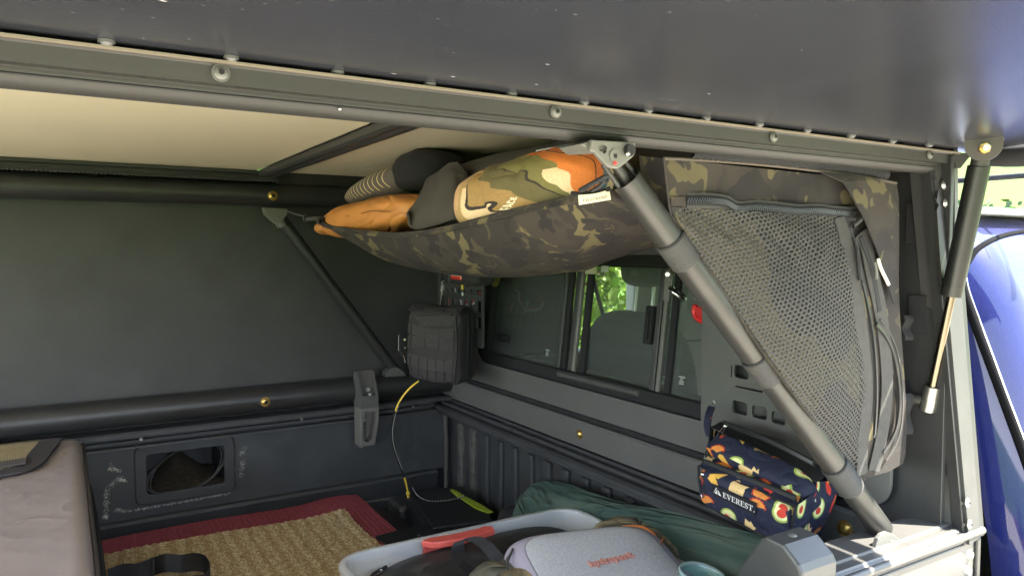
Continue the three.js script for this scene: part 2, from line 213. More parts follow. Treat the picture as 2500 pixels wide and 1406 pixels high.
// ------------------------------------------------------------------ cab
const side = [[-0.44, 0.5], [-0.39, 0.62], [-0.375, 0.9], [-0.375, 1.1], [-0.385, 1.25], [-0.41, 1.38], [-0.44, 1.49], [-0.475, 1.58], [-0.515, 1.638], [-0.57, 1.672], [-0.66, 1.692], [-0.85, 1.708], [-1.08, 1.712]];
const sideCurve = new THREE.CatmullRomCurve3(side.map(([z, y]) => V(0, y, z)), false, 'centripetal');
const X0 = 0.965, RC = 0.075;
const cabShell = mk('cab_body', grid(60, 90, (u, v) => {
  const s = v, p = sideCurve.getPoint(s), q = sideCurve.getTangent(s), n = V(0, -q.z, q.y); if (n.z < 0 && s < 0.6) n.negate(); if (s >= 0.6 && n.y < 0) n.negate();
  let x, inset; if (u < 0.4) { const a = (u / 0.4) * Math.PI / 2; x = X0 + RC * (1 - Math.sin(a)) ; x = X0 + RC * (1 - Math.cos(a)); inset = RC * (1 - Math.sin(a)); } else { x = X0 + RC + (u - 0.4) / 0.6 * 1.75; inset = 0.10 * Math.pow((u - 0.4) / 0.6, 4) * s; }
  return p.addScaledVector(n, -inset).setX(x);
}, 2, 2), paint, truck);
{
  // back of the cab (below and round the window), roof, far side and interior
  const tilt = (y) => 0.868 + (y - 1.35) * 0.12;          // the rear window leans forward
  mk('cab_back', [boxAt(0.965, 0.985, 0.55, 1.33, -1.72, -0.50, 0.01), boxAt(0.965, 0.985, 1.33, 1.60, -0.75, -0.56, 0.01), boxAt(0.955, 0.985, 1.33, 1.66, -1.72, -1.60, 0.01), boxAt(0.967, 0.985, 1.605, 1.69, -1.62, -0.66, 0.01)], paint, truck);
  const roof = mk('cab_roof', grid(30, 20, (u, v) => [X0 + 0.02 + 1.75 * u - 0.0, 1.712 + 0.012 * Math.sin(Math.PI * u) - 0.045 * Math.pow(v, 3), -1.08 - 0.66 * v], 2, 1), paint, truck);
  const inside = mat('grey cab trim', [0.16, 0.17, 0.155], 0.9), cloth = mat('dark seat cloth', null, 0.95, { map: rep(mottled([0.085, 0.095, 0.09], 0.3, 16, 81), 0.3), bumpMap: rep(weave, 0.03), bumpScale: 0.0008 });
  mk('headliner', grid(8, 8, (u, v) => [1.0 + 1.6 * u, 1.668 - 0.01 * v, -0.52 - 1.2 * v]), mat('headliner', [0.35, 0.36, 0.33], 0.95), truck);
  mk('far_door', [boxAt(0.98, 2.7, 0.6, 1.33, -1.76, -1.70, 0.01), boxAt(1.235, 2.6, 1.615, 1.68, -1.75, -1.70, 0.01), boxAt(1.46, 1.78, 1.33, 1.63, -1.75, -1.70, 0.01)], inside, truck);
  mk('rear_pillar', boxAt(0.98, 1.235, 1.33, 1.68, -1.75, -1.70, 0.01), M.rubber, truck);
  mk('near_door', [boxAt(1.05, 2.7, 0.6, 1.36, -0.50, -0.44, 0.01), boxAt(1.05, 2.6, 1.59, 1.66, -0.60, -0.54, 0.01)], inside, truck);
  mk('cab_floor', boxAt(0.98, 2.7, 0.5, 0.6, -1.74, -0.42), inside, truck);
  mk('dashboard', boxAt(2.35, 2.75, 0.9, 1.25, -1.72, -0.45, 0.06), cloth, truck);
  const seat = (cz, cx) => { const s = mk('seat_back', pillow(0.06, 0.36, 0.205, 0.6, 0.5).translate(cx, 1.10, cz), cloth, truck); mk('headrest', pillow(0.045, 0.058, 0.072, 0.6, 0.6).translate(cx + 0.01, 1.582, cz + 0.03), inside, s); mk('headrest_post', rod(V(cx, 1.44, cz - 0.005), V(cx + 0.01, 1.54, cz - 0.005), 0.005), M.steel, s); mk('headrest_post', rod(V(cx, 1.44, cz + 0.06), V(cx + 0.01, 1.54, cz + 0.06), 0.005), M.steel, s); };
  seat(-1.48, 1.27); seat(-0.80, 1.30);
  mk('seat_belt', tube([V(1.255, 1.62, -1.68), V(1.30, 1.45, -1.66), V(1.36, 1.25, -1.64)], 0.006, 16, 6), M.rubber, truck);
  mk('rear_trim', [boxAt(0.876, 0.996, 1.30, 1.70, -1.73, -1.585, 0.004), boxAt(0.876, 0.996, 1.32, 1.352, -1.59, -0.80, 0.004), boxAt(0.90, 0.996, 1.612, 1.66, -1.59, -0.75, 0.004), boxAt(0.90, 0.996, 1.33, 1.64, -0.775, -0.70, 0.004)], M.rubber, truck);
  // rear window: rubber surround, three panes, two dividers, latch
  const W = (y, z, o = 0) => [tilt(y) + o, y, z];
  const zl = -1.548, zr = -0.815, yb = 1.374, yt = 1.588;
  const out = rrect(zl - 0.022, zr + 0.03, yb - 0.022, yt + 0.03, 0.05), inn = rrect(zl, zr, yb, yt, 0.03, THREE.Path); out.holes.push(inn);
  const bend = (g, o = 0) => { const p = g.attributes.position; for (let i = 0; i < p.count; i++) p.setX(i, p.getX(i) + tilt(p.getY(i)) + o); g.computeVertexNormals(); return g; };
  const win = mk('rear_window', bend(flatX(out, 0.014, 0), 0.004), M.rubber, truck);
  const glass = new THREE.MeshPhysicalMaterial({ color: lin(0.72, 0.79, 0.74), roughness: 0.03, transmission: 0.925, thickness: 0, ior: 1.5, side: THREE.DoubleSide }); glass.name = 'tinted glass';
  const D = [-1.258, -1.205, -0.968, -0.925];
  const pane = (a, b, o) => mk('pane', grid(6, 6, (u, v) => W(lerp(yb - 0.004, yt + 0.004, v), lerp(a, b, u), o), 1, 1), glass, win);
  pane(zl - 0.004, D[0], 0.008); pane(D[0], D[3], 0.018); pane(D[2], zr + 0.004, 0.008);
  const bar = (z, w, o, m) => mk('divider', bend(boxAt(-0.004, 0.004, yb - 0.006, yt + 0.006, z - w / 2, z + w / 2, 0.002), o), m, win);
  const frame = mat('window divider', [0.05, 0.05, 0.048], 0.45);
  bar(-1.262, 0.010, 0.006, frame); bar(-1.247, 0.010, 0.009, M.rubber); bar(-1.222, 0.016, 0.008, frame); bar(-1.208, 0.007, 0.006, mat('worn divider edge', [0.16, 0.155, 0.135], 0.5)); bar(-1.19, 0.018, 0.012, M.rubber);
  bar(-0.972, 0.012, 0.004, frame); bar(-0.957, 0.009, 0.003, mat('pale divider edge', [0.14, 0.135, 0.12], 0.5)); bar(-0.937, 0.014, 0.006, M.rubber);
  mk('window_latch', [bend(boxAt(-0.006, 0.004, 1.452, 1.520, -1.005, -0.985, 0.003), 0.004), bend(boxAt(-0.009, 0.004, 1.460, 1.512, -0.998, -0.991, 0.002), 0.003)], M.rubber, win);
  mk('slider_rail', rod(V(0.862, 1.366, -1.24), V(0.862, 1.366, -0.99), 0.006, 0.006, 10), M.coatGrey, win);
  mk('window_header', bend(boxAt(-0.012, 0.02, 1.592, 1.615, -1.60, -0.77, 0.004), -0.004), M.rubber, win);
  { // rubber boot that closes the gap between the canopy opening and the cab window
    const a = rrect(-1.60, -0.765, 1.34, 1.625, 0.07).getPoints(10), b = rrect(zl - 0.015, zr + 0.022, yb - 0.016, yt + 0.022, 0.045).getPoints(10), N = a.length;
    mk('rubber_boot', grid(N - 1, 4, (u, v) => { const i = Math.round(u * (N - 1)), p = a[i], q = b[i], z = lerp(p.x, q.x, v), y = lerp(p.y, q.y, v); return [lerp(0.851, tilt(q.y) + 0.002, v) , y, z]; }, 1, 1), M.rubber, truck); }
  // small etched lettering on the glass
  const etch = (rows, s) => { const t = canvasTex(128, 64, (g, w, h) => { g.clearRect(0, 0, w, h); g.fillStyle = '#c8d0c8'; g.textAlign = 'center'; g.font = 'bold 15px sans-serif'; rows.forEach((r, i) => g.fillText(r, w / 2, 14 + i * 15)); }); return mat('etched lettering', null, 0.7, { map: t, transparent: true, alphaTest: 0.3 }); };
  for (const [u, v] of [[1328, 862], [1598, 930], [1655, 930]]) { const c = onX(u, v, 0.872); const q = mk('etched_mark', grid(1, 1, (a, b) => W(c.y + (b - 0.5) * 0.016, c.z + (a - 0.5) * 0.026, u === 1598 ? 0.0165 : 0.0065)), etch(['TEMPERED', 'DOT', 'AS2 M3', '43R-001'], 1), win); }
  const st = canvasTex(128, 64, (g, w, h) => { g.clearRect(0, 0, w, h); g.strokeStyle = '#0c0e0e'; g.lineWidth = 5; g.strokeRect(6, 6, 116, 52); g.fillStyle = '#0c0e0e'; g.font = 'bold 34px sans-serif'; g.textAlign = 'center'; g.fillText('CAUTION', 64, 43); });
  { const c = onX(1219, 825, 0.87); mk('glass_sticker', grid(1, 1, (a, b) => W(c.y + (b - 0.5) * 0.018, c.z + (a - 0.5) * 0.06, 0.0065)), mat('black sticker', null, 0.6, { map: st, transparent: true, alphaTest: 0.3 }), win); }
  // pale stickers on the header strip
  const lab = (u, v, w, h, col, lines) => { const c = onX(u, v, 0.905); const t = canvasTex(96, 64, (g, W_, H) => { g.fillStyle = col; g.fillRect(0, 0, W_, H); g.fillStyle = '#3a3a34'; lines.forEach(([x, y, l]) => g.fillRect(x, y, l, 5)); }); const g = bend(box(0.0015, h, w, 0.0006).translate(0, c.y, c.z), -0.0185); mk('sticker', g, mat('paper sticker', null, 0.7, { map: t }), win); };
  lab(1471, 657, 0.034, 0.018, '#dcd5bd', [[10, 12, 60], [10, 28, 74], [10, 44, 50]]); lab(1505, 656, 0.021, 0.012, '#cfd3d3', [[8, 10, 50], [30, 40, 50]]);
  // weather seals on the near rear corner of the cab, following the body
  const follow = (pts) => pts.map(([u, v]) => onMesh(u, v, cabShell, 0.001)).filter(Boolean);
  const strip = (pts, r, m) => { const f = follow(pts); if (f.length > 2) mk('weather_seal', tube(f, r, 40, 8), m, truck); else console.log('seal missed', pts[0], f.length); };
  const sealM = mat('black weather seal', [0.005, 0.005, 0.006], 0.95, { specularIntensity: 0.15 });
  strip([[2346, 660], [2352, 700], [2378, 780], [2412, 870], [2446, 960], [2476, 1040], [2500, 1105], [2530, 1190]], 0.0055, sealM);
  strip([[2358, 660], [2364, 700], [2392, 780], [2426, 870], [2459, 960], [2488, 1036], [2512, 1100]], 0.0016, M.chrome);
  strip([[2366, 640], [2384, 612], [2412, 592], [2450, 576], [2500, 566], [2540, 562]], 0.0036, sealM);
  // roof rack cross bar and the dark roof edge
  const c0 = V(1.10, 1.7185, -0.40), c1 = V(1.10, 1.7185, -1.72);
  const rack = mk('roof_rack_bar', rod(c0, c1, 0.004, 0.004, 10), M.rubber, truck);
  mk('bar_foot', box(0.05, 0.026, 0.04, 0.006).translate(1.10, 1.706, -0.72), M.rubber, rack); mk('bar_foot', box(0.05, 0.03, 0.04, 0.006).translate(1.10, 1.702, -1.5), M.rubber, rack);
  mk('roof_edge_trim', alongZ([[0.975, 1.690], [0.985, 1.706], [1.02, 1.719], [1.02, 1.69]], -1.66, -0.60), mat('grey roof trim', [0.10, 0.10, 0.105], 0.6), truck);
}

// ================================================================== THE CANOPY over the bed
const canopy = thing('truck_canopy', 'black aluminium truck canopy with cream roof panel and raised side hatch', 'truck canopy');
const XL = -0.92;
{
  const bolt = (parent, p, n, r, m, socket = true, name = 'bolt') => {        // button head with a star socket; n: outward
    const g = [rod(p, p.clone().addScaledVector(n, r * 0.18), r * 1.25, r * 1.2, 20), new THREE.SphereGeometry(r, 20, 8, 0, 2 * Math.PI, 0, Math.PI / 2).scale(1, 0.5, 1).applyQuaternion(new THREE.Quaternion().setFromUnitVectors(V(0, 1, 0), n)).translate(p.x + n.x * r * 0.15, p.y + n.y * r * 0.15, p.z + n.z * r * 0.15)];
    const b = mk(name, g, m, parent);
    return b;
  };
  const sockets = (parent, p, n, r) => mk('socket', rod(p.clone().addScaledVector(n, r * 0.5), p.clone().addScaledVector(n, r * 0.72), r * 0.42, r * 0.42, 6), M.dark, parent);
  // ---- far side
  const upper = mk('far_upper_tube', [...[rod(V(XL, 1.741, -1.683), V(0.848, 1.741, -1.683), 0.026, 0.026, 36)]], M.coat, canopy);
  const lower = mk('far_lower_tube', rod(V(XL, 1.289, -1.685), V(0.848, 1.289, -1.685), 0.029, 0.029, 36), M.coat, canopy);
  for (const [t, u, v, y] of [[upper, 665, 478, 1.741], [lower, 647, 981, 1.289]]) { const p = onZ(u, v, y > 1.5 ? -1.656 : -1.656); const b = bolt(t, p, V(0, 0, 1), 0.0085, M.brass, true, 'rivet_nut'); mk('hole', rod(p.clone().add(V(0, 0, 0.001)), p.clone().add(V(0, 0, 0.0066)), 0.0036, 0.0036, 14), M.dark, b); }
  mk('far_side_panel', boxAt(XL, 0.86, 1.20, 1.79, -1.745, -1.722, 0.002), M.panel, canopy);
  mk('roof_track', [alongX([[-1.70, 1.768], [-1.655, 1.768], [-1.652, 1.772], [-1.652, 1.781], [-1.648, 1.783], [-1.648, 1.789], [-1.70, 1.789]], XL, 0.405), ...[0.0045, 0.0095, 0.0145].map((d) => rod(V(XL, 1.7695 + d, -1.6515), V(0.402, 1.7695 + d, -1.6515), 0.0011, 0.0011, 6))], M.coat, canopy);
  mk('roof_edge_strip', boxAt(0.405, XF, 1.762, 1.7905, -1.70, -1.672, 0.002), M.coat, canopy); const knurl = []; for (let x = -0.2; x < 0.40; x += 0.0076) knurl.push(new THREE.BoxGeometry(0.0042, 0.0022, 0.0022).translate(x, 1.7675, -1.6555)); mk('serrated_edge', knurl, M.coatGrey, canopy).userData.kind = 'stuff';
  // ---- roof
  const cream = mat('cream roof skin', null, 0.55, { map: rep(mottled([0.60, 0.535, 0.375], 0.05, 6, 91), 0.9), bumpMap: rep(cloudy, 0.4), bumpScale: 0.0008 });
  mk('roof_panel', boxAt(XL, 0.36, 1.790, 1.806, -1.744, -0.45, 0.002), cream, canopy);
  const roof2 = mk('roof_panel', boxAt(0.40, XF + 0.03, 1.790, 1.806, -1.744, -0.45, 0.002), cream, canopy);
  mk('roof_top', boxAt(XL - 0.02, XF + 0.06, 1.8065, 1.83, -1.76, -0.44, 0.004), M.coat, canopy);
  const bx0 = 0.362, bx1 = 0.398; mk('roof_crossbar', [alongZ([[bx0, 1.789], [bx0, 1.779], [bx0 + 0.004, 1.775], [bx0 + 0.012, 1.775], [bx0 + 0.013, 1.777], [bx0 + 0.023, 1.777], [bx0 + 0.024, 1.775], [bx1 - 0.004, 1.775], [bx1, 1.779], [bx1, 1.789]], -1.66, -0.45), rod(V(bx0 + 0.018, 1.7765, -1.655), V(bx0 + 0.018, 1.7765, -0.46), 0.002, 0.002, 8)], M.coat, canopy);
  const flake = mat('torn tape remnant', null, 0.9, { map: rep(mottled([0.62, 0.58, 0.48], 0.3, 16, 93), 0.05) });
  for (const [u, v, s] of [[903, 402, 1], [988, 405, 1.2], [948, 423, 1], [882, 417, 0.5], [910, 426, 0.4], [1008, 398, 0.5], [955, 400, 0.4], [867, 407, 0.3], [1060, 385, 0.5], [1180, 372, 0.4]]) { const c = onY(u, v, 1.7895), n = 6; const pts = Array.from({ length: n }, (_, i) => { const a = i / n * 6.283, r = 0.009 * s * rr(0.55, 1.25); return [c.x + r * Math.cos(a), -(c.z + r * 1.6 * Math.sin(a))]; }); mk('tape_remnant', extr(shapeOf(pts), 0.0006, 0).rotateX(-Math.PI / 2).translate(0, 1.7888, 0), flake, roof2); }
  // ---- far brace pole with its two brackets
  const a = onZ(682, 530, -1.672), b = onZ(963, 902, -1.672);
  const far = mk('far_brace', rod(a, b, 0.0125, 0.0125, 28), M.coat, canopy);
  const plate = (pts, z, th, m, parent, name) => mk(name, sizeUV(extr(shapeOf(pts.map(([u, v]) => { const p = onZ(u, v, z); return [p.x, p.y]; })), th, 0.0012)).translate(0, 0, z - th), m, parent);
  const fbk = plate([[644, 508], [700, 511], [700, 522], [682, 544], [672, 544], [648, 522]], -1.656, 0.02, mat('pale bracket', [0.15, 0.148, 0.135], 0.5, { metalness: 0.4 }), far, 'brace_bracket');
  mk('brace_end', rod(onZ(676, 528, -1.668), onZ(690, 552, -1.668), 0.0135, 0.0125, 20), M.coatGrey, far);
  plate([[942, 909], [956, 900], [968, 897], [985, 908], [990, 917], [942, 919]], -1.652, 0.024, M.coatGrey, far, 'brace_bracket');
  // ---- clamps that hold the canopy to the bed rail
  function clamp_(parent, o) {
    const body = mk('clamp', sizeUV(extr(shapeOf([[-0.004, 0.055], [0.003, 0.057], [0.022, 0.004], [0.022, -0.035], [-0.026, -0.035], [-0.026, 0.055]]), 0.034, 0.001)), M.coatGrey, parent);
    const lowerS = shapeOf([[0, 0.017], [0.034, 0.017], [0.034, -0.012], [0.026, -0.066], [0, -0.066]]); lowerS.holes.push(shapeOf([[0.006, 0.008], [0.028, 0.008], [0.028, -0.012], [0.021, -0.05], [0.017, -0.056], [0.009, -0.056], [0.006, -0.05]]));
    return body;
  }
  {
    const c = onZ(852, 912, -1.668), g = new THREE.Group(); g.name = 'rail_clamp'; canopy.add(g);
    const P = (u, v, z) => onZ(u, v, z);
    // upper block: a raked hollow wedge in front of the tube
    const L = 0.5735, R = 0.617;
    const wedge = alongX([[-1.668, 1.336], [-1.650, 1.336], [-1.622, 1.283], [-1.622, 1.254], [-1.668, 1.254]], L, L + 0.006);
    mk('upper_block', [wedge, wedge.clone().translate(R - L - 0.006, 0, 0), alongX([[-1.668, 1.336], [-1.660, 1.336], [-1.640, 1.283], [-1.622, 1.283], [-1.622, 1.254], [-1.668, 1.254]], L + 0.006, R - 0.006)], M.coatGrey, g);
    const lowS = shapeOf([[L, 1.2525], [R, 1.2525], [R, 1.226], [R - 0.010, 1.168], [L, 1.166]]); lowS.holes.push(shapeOf([[L + 0.006, 1.245], [R - 0.007, 1.245], [R - 0.007, 1.226], [R - 0.016, 1.182], [L + 0.018, 1.174], [L + 0.006, 1.180]]));
    mk('lower_block', [sizeUV(extr(lowS, 0.036, 0.0015)).translate(0, 0, -1.660), boxAt(L + 0.004, R - 0.006, 1.176, 1.246, -1.662, -1.650, 0.001)], mat('worn grey clamp', [0.125, 0.12, 0.105], 0.6), g);
    mk('bolt', [rod(V(0.596, 1.292, -1.655), V(0.596, 1.296, -1.630), 0.0045, 0.0045, 12), rod(V(0.600, 1.283, -1.630), V(0.600, 1.287, -1.630), 0.006, 0.006, 12), rod(V(0.588, 1.241, -1.640), V(0.588, 1.178, -1.640), 0.003, 0.003, 10)], M.steel, g);
    mk('thread', Array.from({ length: 12 }, (_, i) => new THREE.TorusGeometry(0.0032, 0.001, 6, 12).rotateX(Math.PI / 2).translate(0.588, 1.218 - i * 0.0033, -1.640)), M.rubber, g);
    mk('nut', rod(V(0.588, 1.226, -1.640), V(0.588, 1.221, -1.640), 0.006, 0.006, 6), M.steel, g);
  }
  // ---- front wall of the canopy
  const hole = new THREE.Shape(); hole.moveTo(-1.73, 1.245); hole.lineTo(-0.435, 1.245); hole.lineTo(-0.455, 1.79); hole.lineTo(-1.73, 1.79); hole.closePath(); hole.holes.push(rrect(-1.575, -0.78, 1.352, 1.612, 0.06, THREE.Path));
  mk('front_panel', flatX(hole, 0.006, 0.850), M.front, canopy);
  const ft = mk('front_lower_tube', alongZ([[0.829, 1.246], [0.829, 1.291], [0.832, 1.295], [0.848, 1.295], [0.848, 1.246]], -1.72, -0.44), M.front, canopy);
  mk('front_groove', boxAt(0.838, 0.847, 1.296, 1.304, -1.69, -0.45, 0.001), M.rubber, canopy);
  mk('front_upper_tube', rod(V(0.83, 1.735, -1.69), V(0.83, 1.735, -0.46), 0.026, 0.026, 24), M.coat, canopy);
  { const p = onX(1415, 1060, 0.8285); const bo = bolt(ft, p, V(-1, 0, 0), 0.0075, M.brass, true, 'rivet_nut'); mk('hole', rod(p.clone().add(V(-0.001, 0, 0)), p.clone().add(V(-0.006, 0, 0)), 0.003, 0.003, 8), M.steel, bo); const p2 = onX(2064, 1290, 0.8285); bolt(ft, p2, V(-1, 0, 0), 0.0085, M.brass, true, 'rivet_nut'); }
  // ---- near top rail: hinge flange, tube, bolts
  const nt = mk('near_top_rail', alongX([[-0.4565, 1.7132], [-0.4565, 1.7267], [-0.4640, 1.7267], [-0.4640, 1.789], [-0.50, 1.789], [-0.50, 1.7087], ...circ(-0.4670, 1.7127, 0.0098, 18, -2.6, 0.15)], XL, 0.846), M.rail, canopy);
  mk('flange', alongX([[-0.4510, 1.7139], [-0.4498, 1.7235], [-0.4488, 1.7247], [-0.4520, 1.7253], [-0.4560, 1.7253], [-0.4560, 1.7137]], XL, 0.846), M.rail, nt);
  mk('hinge_edge', alongX([[-0.4488, 1.7249], [-0.4472, 1.7255], [-0.4472, 1.7267], [-0.4580, 1.7275], [-0.4580, 1.7255]], XL, 0.848), mat('bare alloy hinge edge', [0.22, 0.185, 0.145], 0.5, { metalness: 0.5 }), nt);  // the light this edge catches is put into its paler colour
  mk('groove', rod(V(XL, 1.7095, -0.4577), V(0.845, 1.7095, -0.4577), 0.0006, 0.0006, 6), M.dark, nt);
  for (const [u, v, r] of [[538, 178, 0.0042], [1357, 273, 0.0040], [1890, 334, 0.0040], [2272, 377, 0.0040]]) { const p = onZ(u, v, -0.4492), n = V(0, 0.06, 1).normalize(); const bo = bolt(nt, p, n, r, mat('dull bolt', [0.13, 0.13, 0.12], 0.5, { metalness: 0.4 })); sockets(bo, p, n, r); }
  { const p = onZ(829, 266, -0.4574); mk('dimple', new THREE.SphereGeometry(0.0011, 10, 8).translate(p.x, p.y, p.z), M.steel, nt); }
  mk('rail_end_cap', boxAt(0.8465, 0.852, 1.7027, 1.7232, -0.487, -0.458, 0.002), M.steel, nt);
  mk('flange_corner', extr(shapeOf([[0.835, 1.7252], [0.874, 1.7279], [0.870, 1.7247], [0.850, 1.7097], [0.842, 1.7097]]), 0.0018, 0.0003).translate(0, 0, -0.4505), M.rail, nt);
  // ---- near front post, leaning outwards
  const postF = (x0, x1, d0, d1, m, name, parent = canopy) => mk(name, grid(1, 1, () => [0, 0, 0]), m, parent);
  const post = (pts, z0t, z0b, dep, m, name, parent) => { // pts: pixel outline on the outer face; face depth changes from top to bottom
    const q = pts.map(([u, v]) => { const k = clamp((v - 400) / 920); return onZ(u, v, lerp(z0t, z0b, k)); }); const n = q.length, pos = [], idx = [];
    for (const p of q) pos.push(p.x, p.y, p.z); for (const p of q) pos.push(p.x + 0.001, p.y, p.z - dep);
    const tri = THREE.ShapeUtils.triangulateShape(q.map((p) => new THREE.Vector2(p.x, p.y)), []); for (const [a, b, c] of tri) idx.push(a, b, c, a + n, c + n, b + n); for (let i = 0; i < n; i++) { const j = (i + 1) % n; idx.push(i, i + n, j, j, i + n, j + n); }
    let g = new THREE.BufferGeometry(); g.setAttribute('position', new THREE.Float32BufferAttribute(pos, 3)); g.setIndex(idx); g = g.toNonIndexed(); g.computeVertexNormals(); return mk(name, sizeUV(g), m, parent);
  };
  const pm = mat('weathered post face', null, 0.42, { map: rep(mottled([0.085, 0.083, 0.079], 0.14, 8, 95), 0.25), metalness: 0.25, bumpMap: rep(grain, 0.12), bumpScale: 0.0001 });
  const pst = post([[2286, 404], [2326, 406], [2396, 1312], [2369, 1330]], -0.4575, -0.425, 0.030, mat('grey post face', null, 0.5, { map: rep(mottled([0.042, 0.0415, 0.040], 0.16, 8, 96), 0.25), bumpMap: rep(grain, 0.12), bumpScale: 0.0001 }), 'near_front_post', canopy);
  post([[2272, 404], [2286, 404], [2371, 1330], [2355, 1330]], -0.4605, -0.428, 0.012, M.coat, 'post_inner_lip', pst);
  post([[2324, 404], [2333, 404], [2405, 1306], [2394, 1310]], -0.460, -0.4275, 0.035, M.coat, 'post_outer_edge', pst);
  post([[2298, 434], [2312, 430], [2317, 560], [2326, 720], [2303, 720], [2289, 512], [2294, 500], [2288, 492]], -0.4568, -0.424, 0.004, M.pole, 'doubler_plate', pst);
  for (const [u, v] of [[2306, 452], [2310, 496], [2363, 1227], [2368, 1280]]) { const k = clamp((v - 400) / 920), p = onZ(u, v, lerp(-0.456, -0.4235, k)), n = V(0.1, 0.08, 1).normalize(); const bo = bolt(pst, p, n, 0.0042, M.steel); sockets(bo, p, n, 0.0042); }
  for (const [u, v] of [[2282, 438], [2284, 486], [2349, 1229], [2354, 1281]]) { const k = clamp((v - 400) / 920), p = onZ(u, v, lerp(-0.4585, -0.4255, k)); mk('small_hole', rod(p, p.clone().add(V(0, 0, 0.0008)), 0.0015, 0.0015, 10), M.dark, pst); }
  mk('shade_panel', boxAt(0.8292, 0.836, 1.296, 1.722, -0.535, -0.447, 0.001), M.coat, canopy);  // black sheet added over the wall, its dark colour stands in for shade
  const vs = (u0, u1, v0, v1, w) => { const a = onX(u0, v0, 0.8285), b = onX(u1, v1, 0.8285); mk('hook_tape', box(0.0025, a.y - b.y, w, 0.001).translate(0.8275, (a.y + b.y) / 2, (a.z + b.z) / 2), M.velcro, canopy); };
  vs(2236, 2240, 494, 592, 0.022); vs(2240, 2243, 720, 816, 0.02);
  // ---- near bottom rail
  const ZB = -0.428; const nb = mk('near_bottom_rail', [alongX([[ZB - 0.026, 1.3085], [ZB - 0.02, 1.3115], [ZB - 0.006, 1.3110], ...circ(ZB - 0.0075, 1.3015, 0.0085, 12, 1.2, -1.6), [ZB - 0.012, 1.2915], [ZB - 0.026, 1.2925]], XL, 0.872), rod(V(XL, 1.3045, ZB + 0.0008), V(0.878, 1.3045, ZB + 0.0008), 0.0045, 0.0045, 14)], pm, canopy);
  mk('rail_inner_curve', sizeUV(extr((() => { const s = new THREE.Shape(); s.moveTo(0.635, 0); s.lineTo(0.868, 0); s.quadraticCurveTo(0.86, 0.030, 0.81, 0.034); s.lineTo(0.66, 0.036); s.closePath(); return s; })(), 0.010, 0.003).rotateX(-Math.PI / 2)).translate(0, 1.3005, ZB - 0.018), pm, nb);
  const sk = mk('rail_skirt', boxAt(XL, 0.868, 1.20, 1.2935, ZB - 0.012, ZB - 0.002, 0.002), pm, nb);
  for (const [u, v] of [[2368, 1354], [2363, 1394]]) { const p = onZ(u, v, ZB - 0.002), n = V(0, 0, 1); const bo = mk('bolt', [rod(p, p.clone().addScaledVector(n, 0.0032), 0.0052, 0.0036, 18)], M.steel, sk); }
  mk('end_plate', boxAt(0.8685, 0.877, 1.20, 1.296, ZB - 0.02, ZB + 0.001, 0.002), M.pole, nb);
  // ---- near brace pole, its brackets
  const ta = V(0, 0, 0), top = onZ(1512, 415, -0.482), bot = onZ(2148, 1286, -0.470);
  const dirP = bot.clone().sub(top).normalize(); const np = mk('near_brace', rod(top.clone().addScaledVector(dirP, 0.010), bot.clone().addScaledVector(dirP, 0.004), 0.0126, 0.0126, 40, false), M.pole, canopy);
  mk('tube_end', rod(bot.clone().addScaledVector(dirP, -0.002), bot.clone().addScaledVector(dirP, 0.0045), 0.0122, 0.0100, 32), M.pole, np);
  mk('tube_tongue', [rod(top.clone().addScaledVector(dirP, -0.008), top.clone().addScaledVector(dirP, 0.03), 0.0045, 0.0045, 12), ...[-1, 1].map((s) => { const w = dirP.clone().cross(V(0, 0, 1)).normalize().multiplyScalar(0.0095 * s); return rod(top.clone().addScaledVector(dirP, -0.014).add(w), top.clone().addScaledVector(dirP, 0.03).add(w), 0.0024, 0.0024, 8); })], M.pole, np);
  const brk = (pts, holes, z, th, m, name) => { const P2 = ([u, v]) => { const p = onZ(u, v, z); return [p.x, p.y]; }; const s = shapeOf(pts.map(P2)); for (const h of holes) { const pa = new THREE.Path(); h.map(P2).forEach(([x, y], i) => i ? pa.lineTo(x, y) : pa.moveTo(x, y)); pa.closePath(); s.holes.push(pa); } return mk(name, sizeUV(extr(s, th, 0.0008)).translate(0, 0, z - th), m, np); };
  const fullB = [[1445, 344], [1549, 350], [1549, 372], [1546, 378], [1517, 403], [1506, 409], [1492, 408], [1481, 402], [1452, 370], [1441, 366]];
  const bf = brk(fullB, [[[1458, 357], [1474, 354], [1481, 360], [1479, 372], [1474, 376], [1462, 368]]], -0.4490, 0.0028, M.bracket, 'brace_bracket');
  brk(fullB, [], -0.4800, 0.003, M.bracket, 'brace_bracket'); brk([[1420, 352], [1446, 344], [1549, 350], [1549, 362], [1440, 366]], [], -0.4525, 0.028, M.bracket, 'bracket_saddle');
  { const n = V(0, 0, 1), p = onZ(1500, 381, -0.4485); const b0 = mk('pivot_bolt', [rod(p, p.clone().add(V(0, 0, 0.0014)), 0.0052, 0.0052, 28)], M.bracket, np); mk('star_socket', extr(shapeOf(Array.from({ length: 12 }, (_, i) => { const a = i / 12 * 6.283, r = i % 2 ? 0.0014 : 0.0023; return [p.x + r * Math.cos(a), p.y + r * Math.sin(a)]; })), 0.0004, 0).translate(0, 0, p.z + 0.0012), M.dark, b0); const q = onZ(1502, 398, -0.4470); mk('red_paint_dot', rod(q, q.clone().add(V(0, 0, 0.0006)), 0.0016, 0.0015, 14), mat('red paint mark', [0.75, 0.03, 0.02], 0.5), b0);
